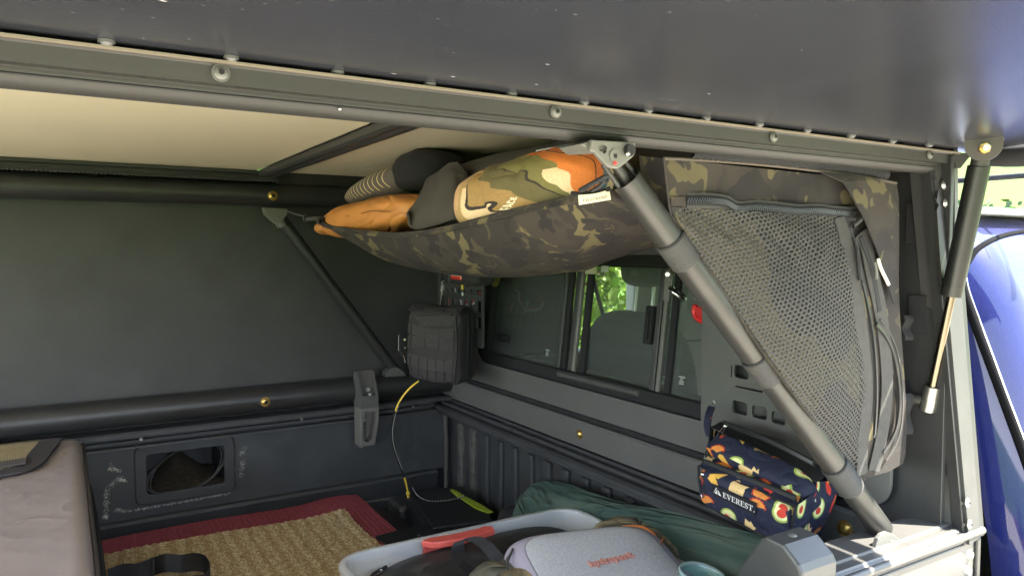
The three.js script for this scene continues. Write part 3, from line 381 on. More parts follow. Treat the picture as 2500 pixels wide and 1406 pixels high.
    const k = onZ(1533, 367, -0.4485); mk('cap_screw', [rod(k, k.clone().add(V(0, 0, 0.0045)), 0.0042, 0.0042, 24), ...Array.from({ length: 22 }, (_, i) => { const a = i / 22 * 6.283; return rod(k.clone().add(V(0.0043 * Math.cos(a), 0.0043 * Math.sin(a), 0)), k.clone().add(V(0.0043 * Math.cos(a), 0.0043 * Math.sin(a), 0.0042)), 0.0004, 0.0004, 5); })], M.rubber, np); const h = onZ(1531, 377, -0.4435); mk('set_screw', rod(h, h.clone().add(V(0.001, 0.001, 0.002)), 0.0016, 0.0016, 10), M.steel, np); }
  // straps of grey webbing round the pole
  const axisAt = (v) => { const f = (t) => { const p = top.clone().lerp(bot, t).sub(EYE); const z = p.dot(FWD); return CY - FOCAL * p.dot(UP) / z; }; let lo = 0, hi = 1; for (let i = 0; i < 30; i++) { const m = (lo + hi) / 2; if (f(m) < v) lo = m; else hi = m; } return top.clone().lerp(bot, lo); };
  const web = mat('grey ribbed webbing', null, 0.75, { map: rep(tex(64, 64, (u, v) => { const k = 0.75 + 0.25 * Math.sin(u * Math.PI * 2 * 4); return [0.055 * k, 0.054 * k, 0.052 * k]; }, { color: true }), 0.008) });
  for (const [v0, v1] of [[585, 640], [870, 922], [1135, 1190]]) { const s = axisAt(v0), e = axisAt(v1), g = rod(s, e, 0.0141, 0.0136, 40, false); const st = mk('webbing_strap', [g, rod(e, e.clone().addScaledVector(dirP, 0.0006), 0.0136, 0.0128, 40, false), rod(s.clone().addScaledVector(dirP, -0.0006), s, 0.0128, 0.0141, 40, false)], web, np); const ribs = []; const L = s.distanceTo(e); for (let d = 0.001; d < L; d += 0.0021) { const c = s.clone().addScaledVector(dirP, d); ribs.push(new THREE.TorusGeometry(lerp(0.0141, 0.0136, d / L), 0.0004, 5, 36).applyQuaternion(new THREE.Quaternion().setFromUnitVectors(V(0, 0, 1), dirP)).translate(c.x, c.y, c.z)); } mk('weave_rib', ribs, web, st); const c = s.clone().addScaledVector(dirP, -0.0012); mk('strap_edge_shadow', new THREE.TorusGeometry(0.0132, 0.0008, 6, 36).applyQuaternion(new THREE.Quaternion().setFromUnitVectors(V(0, 0, 1), dirP)).translate(c.x, c.y, c.z), M.rubber, st); }  // black ring above each strap paints its edge shadow
  // foot bracket
  { const tri = [[2128, 1368], [2145, 1316], [2152, 1306], [2166, 1300], [2182, 1306], [2214, 1334], [2215, 1346], [2206, 1358]]; const z = -0.447;
    const f1 = brk(tri, [[[2156, 1352], [2154, 1340], [2160, 1334], [2168, 1352]], [[2192, 1344], [2196, 1330], [2208, 1338], [2204, 1346]]], z, 0.003, mat('bare foot bracket', [0.11, 0.108, 0.10], 0.55, { metalness: 0.3 }), 'foot_bracket'); brk(tri, [], z - 0.022, 0.003, M.bracket, 'foot_bracket');
    const p = onZ(2177, 1329, z); const b = mk('pivot_bolt', rod(p, p.clone().add(V(0, 0, 0.002)), 0.0052, 0.005, 24), M.bracket, np); mk('star_socket', rod(p.clone().add(V(0, 0, 0.0018)), p.clone().add(V(0, 0, 0.0024)), 0.0024, 0.0024, 6), M.brass, b); const q = onZ(2125, 1345, -0.462); mk('foot_screw', rod(q, q.clone().add(V(0, -0.004, 0.006)), 0.0045, 0.0045, 14), M.steel, np); }
  // ---- clamp block on the near rail
  { const z0 = -0.43; const P3 = (u, v) => onZ(u, v, z0); const o = onY(1935, 1372, 1.325);
    const g = box(0.075, 0.06, 0.045, 0.004); const prof = [[-0.505, 1.24], [-0.500, 1.300], [-0.474, 1.339], [-0.468, 1.343], [-0.450, 1.342], [-0.434, 1.330], [-0.431, 1.325], [-0.431, 1.24]];
    mk('rail_clamp', sizeUV(extr(shapeOf(prof.map(([z, y]) => [-z, y])), 0.046, 0.003).applyMatrix4(new THREE.Matrix4().makeBasis(V(0, 0, -1), V(0, 1, 0), V(1, 0, 0)))).translate(0.570, 0, 0), mat('dark grey clamp', [0.05, 0.05, 0.048], 0.42), canopy); }
  { const p = V(0.593, 1.3435, -0.460), n = V(0, 1, 0); bolt(canopy, p, n, 0.0055, M.bracket, true, 'clamp_bolt'); mk('clamp_seam', boxAt(0.5665, 0.6205, 1.300, 1.3012, -0.4745, -0.4275, 0.0004), M.dark, canopy); }
  // ---- side hatch, hinged up above the opening
  const hy = (z) => 1.7292 + 0.055 * (z + 0.457);
  const hz1 = -0.03, hx1 = 0.882;
  const scr = canvasTex(2048, 1024, (g, w, h) => {
    g.fillStyle = '#2a2c32'; g.fillRect(0, 0, w, h); const img = g.getImageData(0, 0, w, h); for (let i = 0; i < w * h; i++) { const x = i % w, y = i / w | 0, k = 0.9 + 0.16 * fbm(x / 60, y / 160, 55, 5) + 0.12 * (hash(x, y, 5) - 0.5); for (let q = 0; q < 3; q++) img.data[i * 4 + q] *= k; } g.putImageData(img, 0, 0);
    const X = (p) => (p.x - XL) / (hx1 - XL) * w, Y = (p) => h - (p.z + 0.457) / (hz1 + 0.457) * h; const at = (u, v) => { const d = sight(u, v); let t = 1; for (let i = 0; i < 8; i++) { const z = EYE.z + d.z * t; t = (hy(z) - EYE.y) / d.y; } const p = EYE.clone().addScaledVector(d, t); return [X(p), Y(p)]; };
    const line = (pts, wd, al) => { g.strokeStyle = `rgba(150,148,146,${al * 0.7})`; g.lineWidth = wd; g.beginPath(); pts.forEach(([u, v], i) => { const [x, y] = at(u, v); i ? g.lineTo(x, y) : g.moveTo(x, y); }); g.stroke(); };
    line([[1907, 213], [2000, 198], [2090, 188]], 1.2, 0.7); line([[1810, 244], [1880, 233]], 1.2, 0.5); line([[1605, 238], [1655, 247]], 2, 0.75); line([[1650, 235], [1675, 238], [1660, 232]], 1.4, 0.6); line([[1640, 266], [1658, 258], [1672, 252]], 1.6, 0.7); line([[1406, 238], [1608, 265]], 1.2, 0.4); line([[1456, 225], [1470, 216], [1530, 210]], 1.6, 0.25); line([[2010, 291], [2070, 290]], 1, 0.3);
    for (let i = 0; i < 240; i++) { const [x, y] = at(rr(20, 2300), rr(0, 340)); g.fillStyle = `rgba(190,190,186,${rr(0.15, 0.6)})`; g.beginPath(); g.ellipse(x, y, rr(0.5, 1.6), rr(0.4, 1), rr(0, 3), 0, 7); g.fill(); }
    for (let i = 0; i < 60; i++) { const u = rr(0, 2200), v = rr(0, 330), l = rr(10, 60); line([[u, v], [u + l, v + rr(-0.15, 0.1) * l]], rr(0.4, 1), rr(0.06, 0.2)); }
    for (const [u, v] of [[961, 180], [1106, 187], [1310, 206], [1337, 157], [1732, 229], [397, 2], [828, 265]]) { const [x, y] = at(u, v); g.fillStyle = 'rgba(215,214,210,0.9)'; g.beginPath(); g.ellipse(x, y, 2, 1.2, 0, 0, 7); g.fill(); }
  });
  const hatchMat = mat('textured hatch skin', null, 0.25, { map: scr, bumpMap: rep(grain, 0.11), bumpScale: 0.00012 });
  const rivetM = mat('dull rivet', [0.10, 0.10, 0.10], 0.5, { metalness: 0.4 });
  const hatch = new THREE.Group(); hatch.name = 'side_hatch'; canopy.add(hatch);
  mk('hatch_skin', [grid(60, 30, (u, v) => { const z = lerp(-0.457, hz1, v); return [lerp(XL, hx1, u), hy(z), z]; })], hatchMat, hatch);
  mk('hatch_outer', grid(4, 2, (u, v) => { const z = lerp(-0.462, hz1 + 0.01, v); return [lerp(XL - 0.01, hx1 + 0.004, u), hy(z) + 0.022, z]; }), M.coat, hatch);
  mk('hatch_edge', [boxAt(hx1, hx1 + 0.006, 1.733, 1.757, -0.45, -0.44, 0.001), grid(1, 8, (u, v) => { const z = lerp(-0.457, hz1, v); return [hx1 + 0.001, hy(z) + 0.0225 * u, z]; }), grid(8, 1, (u, v) => [lerp(XL, hx1, u), hy(hz1) + 0.0225 * v, hz1])], M.coat, hatch);
  for (const [u, v] of [[-40, 52], [258, 98], [563, 138], [823, 174], [1049, 203], [1248, 228], [1425, 249], [1582, 269], [1724, 287], [1854, 302], [1971, 317], [2080, 329], [2180, 343], [2270, 352]]) { const d = sight(u, v), t = (hy(0) - EYE.y) / (d.y - 0.055 * d.z), p = EYE.clone().addScaledVector(d, t); const q = p.clone(); q.y -= 0.0016; const r2 = q.clone(); r2.y -= 0.0014; mk('rivet', [rod(p, q, 0.0042, 0.0042, 18), rod(q, r2, 0.0034, 0.0026, 18)], rivetM, hatch); }
  // rubber seal along the front edge
  mk('hatch_seal', new THREE.TubeGeometry(new THREE.CatmullRomCurve3([V(hx1 + 0.010, hy(-0.45) - 0.002, -0.452), V(hx1 + 0.013, hy(-0.40) - 0.010, -0.40), V(hx1 + 0.013, hy(-0.2) - 0.012, -0.20), V(hx1 + 0.013, hy(-0.03) - 0.012, -0.03)]), 40, 0.013, 12), M.rubber, hatch);
  // ---- gas strut
  const sTop = onX(2398, 378, 0.815), sBot = onX(2272, 968, 0.828); const sd = sBot.clone().sub(sTop), at = (t) => sTop.clone().addScaledVector(sd, t);
  const gs = new THREE.Group(); gs.name = 'gas_strut'; canopy.add(gs);
  mk('cylinder', [rod(at(0.045), at(0.56), 0.0107, 0.0107, 36), new THREE.TorusGeometry(0.0100, 0.0008, 8, 36).applyQuaternion(new THREE.Quaternion().setFromUnitVectors(V(0, 0, 1), sd.clone().normalize())).translate(...at(0.045).toArray())], mat('satin black cylinder', [0.013, 0.013, 0.013], 0.32, { metalness: 0.1 }), gs);
  mk('end_band', rod(at(0.525), at(0.5615), 0.0109, 0.0109, 36), mat('strut label band', [0.03, 0.03, 0.027], 0.3, { metalness: 0.4 }), gs);
  mk('piston_rod', rod(at(0.56), at(0.985), 0.0044, 0.0044, 24), mat('piston rod', [0.16, 0.14, 0.10], 0.22, { metalness: 1 }), gs);
  mk('ball_socket', [rod(at(0.955), at(1.03), 0.0078, 0.0085, 24), rod(at(1.015), at(1.062), 0.0088, 0.0082, 24), rod(at(1.02), at(1.02).add(V(-0.002, 0, -0.02)), 0.006, 0.006, 14), box(0.004, 0.012, 0.003, 0.001).translate(...at(1.03).add(V(0.008, 0, 0.005)).toArray())], mat('zinc ball socket', [0.30, 0.295, 0.275], 0.32, { metalness: 0.9 }), gs);
  mk('neck', rod(at(-0.03), at(0.05), 0.0085, 0.0088, 24), M.pole, gs);
  const bk = at(-0.028); const disc = rod(bk.clone().add(V(-0.013, 0.002, 0.007)), bk.clone().add(V(-0.009, 0.002, 0.005)), 0.0170, 0.0170, 40);
  mk('bracket_plate', [disc, sizeUV(new RoundedBoxGeometry(0.030, 0.006, 0.034, 3, 0.0028)).rotateY(0.4).translate(bk.x + 0.002, 1.7335, bk.z)], mat('brown-black bracket', [0.05, 0.042, 0.038], 0.4), gs);
  { const p = bk.clone().add(V(-0.013, -0.003, 0.007)), n = V(-0.75, 0, 0.66).normalize(); mk('stud', [rod(p, p.clone().addScaledVector(n, 0.006), 0.0055, 0.0055, 6)], M.brass, gs); mk('stud_end', rod(p.clone().addScaledVector(n, 0.006), p.clone().addScaledVector(n, 0.011), 0.0034, 0.0034, 16), M.steel, gs); const w = onX(2443, 328, 0.83); mk('brass_nut', rod(w, w.clone().add(V(0.006, 0, 0)), 0.005, 0.005, 6), M.brass, gs); }
}

// ================================================================== SOFT GOODS
function camoTex(s, tn = 0, dim = 1, size = 1024) {      // tiles: every layer of noise has a whole number of cells in u and v
  return tex(size, size, (u, v) => {
    const wx = 0.55 * (fbm(u * 5, v * 5, s, 3, 5) - 0.5) + 0.16 * (fbm(u * 14, v * 14, s + 3, 2, 14) - 0.5), wy = 0.55 * (fbm(u * 5, v * 5, s + 5, 3, 5) - 0.5) + 0.16 * (fbm(u * 14, v * 14, s + 8, 2, 14) - 0.5);
    const p = u + v + wx, q = u - v + wy, L = (k, o) => fbm(p * k, q * k, s + o, 3, k), K = (k, o) => fbm((u + 2 * v + wx) * k, (2 * u - v - wy) * k, s + o, 3, k);
    const n1 = L(3, 11), n2 = K(3, 23), n3 = L(5, 31), n4 = K(5, 41);
    let c = [0.027, 0.0215, 0.0185];
    c = c.map((x, i) => lerp(x, [0.043, 0.034, 0.0255][i], sm(clamp((n1 - 0.44) / 0.12))));
    if (n2 > 0.62) c = [0.017, 0.0135, 0.0135];
    if (n4 > 0.70) c = [0.066, 0.053, 0.031];
    const th = 0.655 + tn; if (n3 > th && n2 < 0.58) { const k = sm(clamp((n3 - th) / 0.012)); c = c.map((x, i) => lerp(x, [0.128, 0.105, 0.048][i], k)); }
    const w = dim * (0.88 + 0.2 * hash(u * size | 0, v * size | 0, s) + 0.1 * Math.sin(u * size * 1.1) * Math.sin(v * size * 1.1));
    return c.map((x) => x * w);
  }, { color: true });
}
const camoA = rep(camoTex(101, 0, 0.88), 0.30), camoB = rep(camoTex(202, 0.03, 0.62), 0.26);
const cloth = (name, c, o = {}) => mat(name, c, 0.92, { bumpMap: rep(wrinkle, 0.16), bumpScale: 0.004, ...o });
const camoSling = mat('dark camouflage cloth', null, 0.9, { map: camoA, bumpMap: rep(weave, 0.025), bumpScale: 0.0004 });
const camoBag = mat('camouflage pack cloth', null, 0.88, { map: camoB, bumpMap: rep(weave, 0.025), bumpScale: 0.0005 });
const greyTape = mat('grey binding tape', null, 0.85, { map: rep(mottled([0.038, 0.0365, 0.034], 0.2, 16, 111), 0.1), bumpMap: rep(weave, 0.02), bumpScale: 0.0005 });
const printed = (words, w, h, fg, bg, font, extra) => canvasTex(w, h, (g) => { g.fillStyle = bg; g.fillRect(0, 0, w, h); g.fillStyle = fg; g.font = font; g.textAlign = 'center'; g.textBaseline = 'middle'; g.fillText(words, w / 2, h * 0.62); if (extra) extra(g, w, h); });

// ------------------------------------------------------------------ camouflage gear sling across the bed
{
  const sling = thing('gear_sling', 'camouflage gear sling slung under the cream roof full of clothes', 'storage sling');
  const edge = new THREE.CatmullRomCurve3([onX(776, 537, 0.425), onX(800, 548, 0.425), onX(850, 558, 0.422), onX(950, 568, 0.415), onX(1010, 566, 0.41), onX(1100, 551, 0.402), onX(1200, 524, 0.396), onX(1300, 500, 0.402), onX(1400, 477, 0.406), onX(1450, 463, 0.405), onX(1492, 462, 0.404)], false, 'centripetal');
  const frontE = (t) => V(0.80, 1.705 - 0.03 * Math.sin(Math.PI * t), lerp(-1.50, -0.53, t));
  const S = (u, v) => {
    const a = edge.getPoint(u), b = frontE(u), p = a.clone().lerp(b, v);
    const prof = Math.pow(Math.sin(Math.PI * clamp(v, 0, 1)), 0.62) * (1 - 0.25 * v);
    const sag = 0.088 * Math.pow(clamp(Math.min(u / 0.22, 1)), 0.7) * (u > 0.5 ? 1 - 0.62 * sm((u - 0.5) / 0.5) : 1);
    p.y -= sag * prof; p.y += 0.006 * (fbm(u * 5, v * 3, 17, 3) - 0.5) * Math.min(1, v * 8) - 0.004 * Math.exp(-Math.pow((u - 0.8 + 0.35 * v) / 0.03, 2)) * Math.min(1, v * 6);
    p.x -= 0.02 * Math.sin(Math.PI * u) * Math.sin(Math.PI * Math.min(v * 1.6, 1));
    return p;
  };
  mk('sling_cloth', shell(120, 40, (u, v) => S(u, v), 0.002, 1.1, 0.55), camoSling, sling);
  mk('hem', ribbon(Array.from({ length: 24 }, (_, i) => { const p = S(i / 23, 0.0); p.x -= 0.0018; p.y -= 0.003; return p; }), 0.008, 0.002, () => V(0.25, 1, 0).normalize(), 90), camoSling, sling);
  mk('seam', tube(Array.from({ length: 30 }, (_, i) => { const u = 0.06 + 0.92 * i / 29, p = S(u, 0.055 + 0.02 * Math.sin(u * 3)); p.x -= 0.0006; return p; }), 0.0007, 90, 5), M.rubber, sling);
  mk('end_fold', tube([S(0.005, 0), S(0.02, 0.0), S(0.05, 0.0).add(V(-0.001, 0.002, 0))], 0.0065, 16, 10), camoSling, sling);
  // cord and clip at the far end
  const br = onZ(702, 516, -1.655), e0 = edge.getPoint(0), m = br.clone().lerp(e0, 0.62);
  mk('cord', tube([br, br.clone().lerp(m, 0.5).add(V(0, -0.001, 0)), m], 0.0018, 16, 8), mat('grey cord', [0.08, 0.08, 0.078], 0.8), sling);
  mk('cord_clip', [new THREE.TorusGeometry(0.010, 0.0018, 8, 24).scale(1, 0.75, 1).rotateY(0.9).translate(m.x, m.y - 0.004, m.z), tube([m.clone().add(V(0, -0.006, 0.01)), e0.clone().add(V(0, 0.003, 0)), e0.clone().add(V(0.004, 0, 0.03))], 0.004, 10, 8)], M.coatGrey, sling);
  // near end: clip and binding loop
  const n0 = onZ(1478, 432, -0.468), n1 = onZ(1418, 464, -0.500);
  mk('near_clip', [tube([n1, onZ(1440, 452, -0.473), onZ(1462, 440, -0.47), n0], 0.0022, 16, 8), tube([onZ(1444, 466, -0.474), onZ(1462, 456, -0.471), onZ(1476, 440, -0.468)], 0.0016, 12, 8), new THREE.TorusGeometry(0.0034, 0.0012, 8, 18).rotateX(0.7).translate(n0.x, n0.y - 0.002, n0.z)], M.rubber, sling);
  mk('binding', tube([onZ(1396, 472, -0.512), onZ(1412, 474, -0.506), onZ(1440, 474, -0.503), onZ(1470, 470, -0.499), onZ(1490, 460, -0.496)], 0.0021, 24, 8), M.velcro, sling);
  const tg = printed('FILSTRAND', 512, 192, '#4a463c', '#d9cdb0', '600 74px sans-serif', (g, w, h) => { g.fillRect(70, 22, 5, 40); });
  const A = onZ(1412, 476, -0.502), B = onZ(1488, 462, -0.496), C = onZ(1414, 500, -0.500), D = onZ(1492, 487, -0.494);
  mk('woven_tag', shell(20, 6, (u, v) => { const p = C.clone().lerp(D, u).lerp(A.clone().lerp(B, u), v); p.y -= 0.0012 * Math.sin(Math.PI * u) * v; p.z += 0.0015 * Math.sin(Math.PI * u); return p; }, 0.0005), mat('cream woven tag', null, 0.9, { map: tg }), sling);
}
// ------------------------------------------------------------------ what lies in the sling
{
  const fold = (f, a, s) => (x, y, z) => a * (fbm(x * f + 9, z * f + y * f * 0.7, s, 4) - 0.5);
  const orangeM = mat('orange nylon', null, 0.55, { map: rep(mottled([0.50, 0.20, 0.045], 0.14, 8, 121), 0.2), bumpMap: rep(wrinkle, 0.11), bumpScale: 0.004 });
  const o1 = thing('stuffed_sack', 'plump orange nylon sack lying along the edge of the sling', 'stuff sack');
  const pleat = (x, y, z) => fold(14, 0.016, 5)(x, y, z) - 0.006 * Math.exp(-Math.pow((z - 0.02) / 0.01, 2)) - 0.004 * Math.exp(-Math.pow((z + 0.06) / 0.008, 2)) - 0.004 * Math.exp(-Math.pow((z - 0.09) / 0.007, 2));
  const sack = mk('sack_body', pillow(0.075, 0.034, 0.232, 0.75, 0.6, pleat, 96, 40).rotateX(-0.03), orangeM, o1);
  mk('sack_neck', pillow(0.03, 0.014, 0.03, 0.9, 0.9, fold(40, 0.012, 8), 32, 20).translate(-0.03, -0.012, -0.245), orangeM, o1);
  mk('side_seam', tube(Array.from({ length: 12 }, (_, i) => V(-0.073, 0.004 + 0.002 * Math.sin(i), -0.10 + 0.30 * i / 11)), 0.0009, 40, 6), orangeM, o1);
  o1.position.set(0.500, 1.676, -1.265);
  const stripe = canvasTex(512, 256, (g, w, h) => { g.fillStyle = '#5d534e'; g.fillRect(0, 0, w, h); const im = g.getImageData(0, 0, w, h); for (let i = 0; i < w * h; i++) { const k = 0.85 + 0.3 * hash(i % w, i / w | 0, 2); for (let q = 0; q < 3; q++) im.data[i * 4 + q] *= k; } g.putImageData(im, 0, 0);
    g.strokeStyle = '#e8cf92'; g.lineWidth = 3; for (let i = 0; i < 12; i++) { const x = 50 + i * 33; g.lineWidth = 4; g.beginPath(); g.moveTo(x + 20, 92); g.quadraticCurveTo(x - 16, 118, x + 16, 150 + 4 * (i % 2)); g.stroke(); }
    g.fillStyle = '#d8ccb0'; for (const [x, y, a, b] of [[150, 78, 11, 2], [230, 72, 18, 3], [262, 60, 15, 2], [340, 76, 16, 3], [330, 62, 14, 2], [190, 64, 8, 2], [380, 66, 14, 2]]) { g.beginPath(); g.moveTo(x - a, y - b); g.lineTo(x + a, y - b * 0.5); g.lineTo(x + a * 0.7, y + b); g.lineTo(x - a * 0.6, y + b); g.fill(); } });
  const o2 = thing('rolled_shirt', 'grey rolled garment with thin cream curved stripes on the orange sack', 'shirt');
  mk('cloth_roll', grid(64, 40, (u, v) => { const a = u * 2 * Math.PI - Math.PI, t = v; const r = Math.pow(Math.sin(Math.PI * Math.min(0.98, 0.06 + 0.62 * t)), 0.6); const w = 0.0025 * (fbm(u * 5, v * 5, 44, 3, 5) - 0.5); return [-0.055 * r * Math.cos(a) + 0.008, (0.030 * r + w) * Math.sin(a) + 0.010 * t, lerp(-0.16, 0.16, t)]; }, 1, 1).rotateX(0.0), mat('grey marl cloth', null, 0.95, { bumpMap: rep(weave, 0.2), bumpScale: 0.0006, map: stripe }), o2); { const t = o2.children[0].geometry.attributes.uv; for (let i = 0; i < t.count; i++) t.setXY(i, t.getY(i), t.getX(i)); }
  mk('dark_lining', pillow(0.058, 0.036, 0.07, 0.8, 0.7, fold(30, 0.012, 3), 40, 24).translate(0.012, 0.014, 0.168), mat('black fleece', [0.010, 0.010, 0.012], 0.98), o2);
  mk('lining_rim', new THREE.TorusGeometry(0.047, 0.003, 8, 40).scale(1.12, 0.68, 1).translate(0.008, 0.012, 0.157), mat('dark rim', [0.03, 0.028, 0.027], 0.9), o2);
  o2.position.set(0.520, 1.733, -1.335); o2.rotation.set(-0.04, 0.06, 0);
  const jm = mat('charcoal ripstop', null, 0.72, { map: rep(mottled([0.030, 0.027, 0.026], 0.15, 8, 125), 0.2), bumpMap: rep(wrinkle, 0.15), bumpScale: 0.001 });
  const o3 = thing('charcoal_jacket', 'charcoal puffed jacket bundle filling the middle of the sling', 'jacket');
  mk('jacket_body', pillow(0.13, 0.068, 0.36, 0.7, 0.55, fold(9, 0.02, 14), 80, 40).translate(0.03, 0, 0.14), jm, o3);
  const q = (u, v, x) => onX(u, v, x).sub(V(0.60, 1.698, -1.02));
  const fl = [[[1118, 396, 0.50], [1142, 424, 0.49], [1149, 470, 0.485], [1147, 545, 0.475]], [[1098, 398, 0.505], [1110, 430, 0.475], [1116, 480, 0.465], [1116, 535, 0.455]], [[1070, 418, 0.51], [1076, 450, 0.47], [1072, 500, 0.455], [1070, 548, 0.445]], [[1046, 432, 0.515], [1038, 470, 0.475], [1020, 505, 0.455], [1008, 556, 0.435]], [[1040, 440, 0.52], [1025, 475, 0.48], [1003, 506, 0.455], [1000, 520, 0.435]]].map((r) => new THREE.CatmullRomCurve3(r.map((p) => q(...p))));
  mk('jacket_flap', shell(30, 30, (u, v) => { const c = new THREE.CatmullRomCurve3(fl.map((k) => k.getPoint(v))); const p = c.getPoint(u); p.x -= 0.006 * Math.sin(Math.PI * u) * Math.sin(Math.PI * v) + 0.003 * fbm(u * 6, v * 6, 66, 3); return p; }, 0.003, 0.2, 0.2), mat('dusty charcoal cloth', null, 0.85, { map: rep(mottled([0.060, 0.052, 0.047], 0.15, 8, 126), 0.2), bumpMap: rep(wrinkle, 0.2), bumpScale: 0.0006 }), o3);
  mk('piping', tube([[1118, 395, 0.50], [1142, 424, 0.487], [1149, 470, 0.482], [1148, 530, 0.473]].map((p) => q(...p).add(V(-0.002, 0, 0))), 0.0011, 30, 6), M.rubber, o3);
  o3.position.set(0.60, 1.698, -1.02);
  // patterned bag
  const swirl = canvasTex(1024, 512, (g, w, h) => {
    const pal = [[200, 112, 44], [96, 78, 50], [168, 140, 92], [110, 104, 58], [78, 116, 128], [190, 150, 112], [92, 84, 52], [196, 104, 48], [74, 62, 44], [150, 120, 72]];
    const im = g.createImageData(w, h); for (let j = 0; j < h; j++) for (let i = 0; i < w; i++) { const x = i / w, y = j / h; const f = (x * 30 + 4.5 * fbm(x * 9, y * 4, 9, 3) + 1.6 * Math.sin(y * 5 + x * 13)); const k = Math.floor(f), d = f - k; const line = k % 2 ? d < 0.10 : false; const c = line ? [40, 33, 30] : (d > 0.55 && k % 3 === 1 && y > 0.45) ? [218, 188, 150] : pal[((k * 7) % 10 + 10) % 10]; for (let q = 0; q < 3; q++) im.data[(j * w + i) * 4 + q] = c[q] * (0.93 + 0.1 * hash(i >> 1, j >> 1, 1)); im.data[(j * w + i) * 4 + 3] = 255; } g.putImageData(im, 0, 0);
    g.fillStyle = '#ece6cf'; g.save(); g.translate(w * 0.52, h * 0.60); g.rotate(-1.2); g.font = 'bold 17px sans-serif'; g.fillText('FACE', -20, 0); g.restore(); });
  const o4 = thing('patterned_bag', 'soft bag printed with orange, olive, tan and teal wavy bands', 'bag');
  mk('bag_body', pillow(0.062, 0.047, 0.15, 0.8, 0.7, (x, y, z) => fold(22, 0.014, 31)(x, y, z) - 0.006 * Math.exp(-Math.pow((z + 0.045 + 0.4 * y) / 0.008, 2)) - 0.005 * Math.exp(-Math.pow((z - 0.02 - 0.5 * y) / 0.007, 2)), 110, 50), mat('patterned cloth', null, 0.8, { map: (() => { swirl.wrapS = swirl.wrapT = THREE.RepeatWrapping; swirl.repeat.set(-1 / 0.25, 1 / 0.1); return swirl; })(), bumpMap: rep(wrinkle, 0.09), bumpScale: 0.002 }), o4);
  mk('light_piping', tube([V(-0.02, 0.046, 0.02), V(-0.01, 0.044, 0.08), V(-0.01, 0.034, 0.125), V(-0.02, 0.02, 0.142)], 0.0012, 30, 6), mat('pale blue piping', [0.35, 0.40, 0.45], 0.8), o4);
  o4.position.set(0.462, 1.680, -0.700); o4.rotation.set(-0.05, 0.05, 0);
}
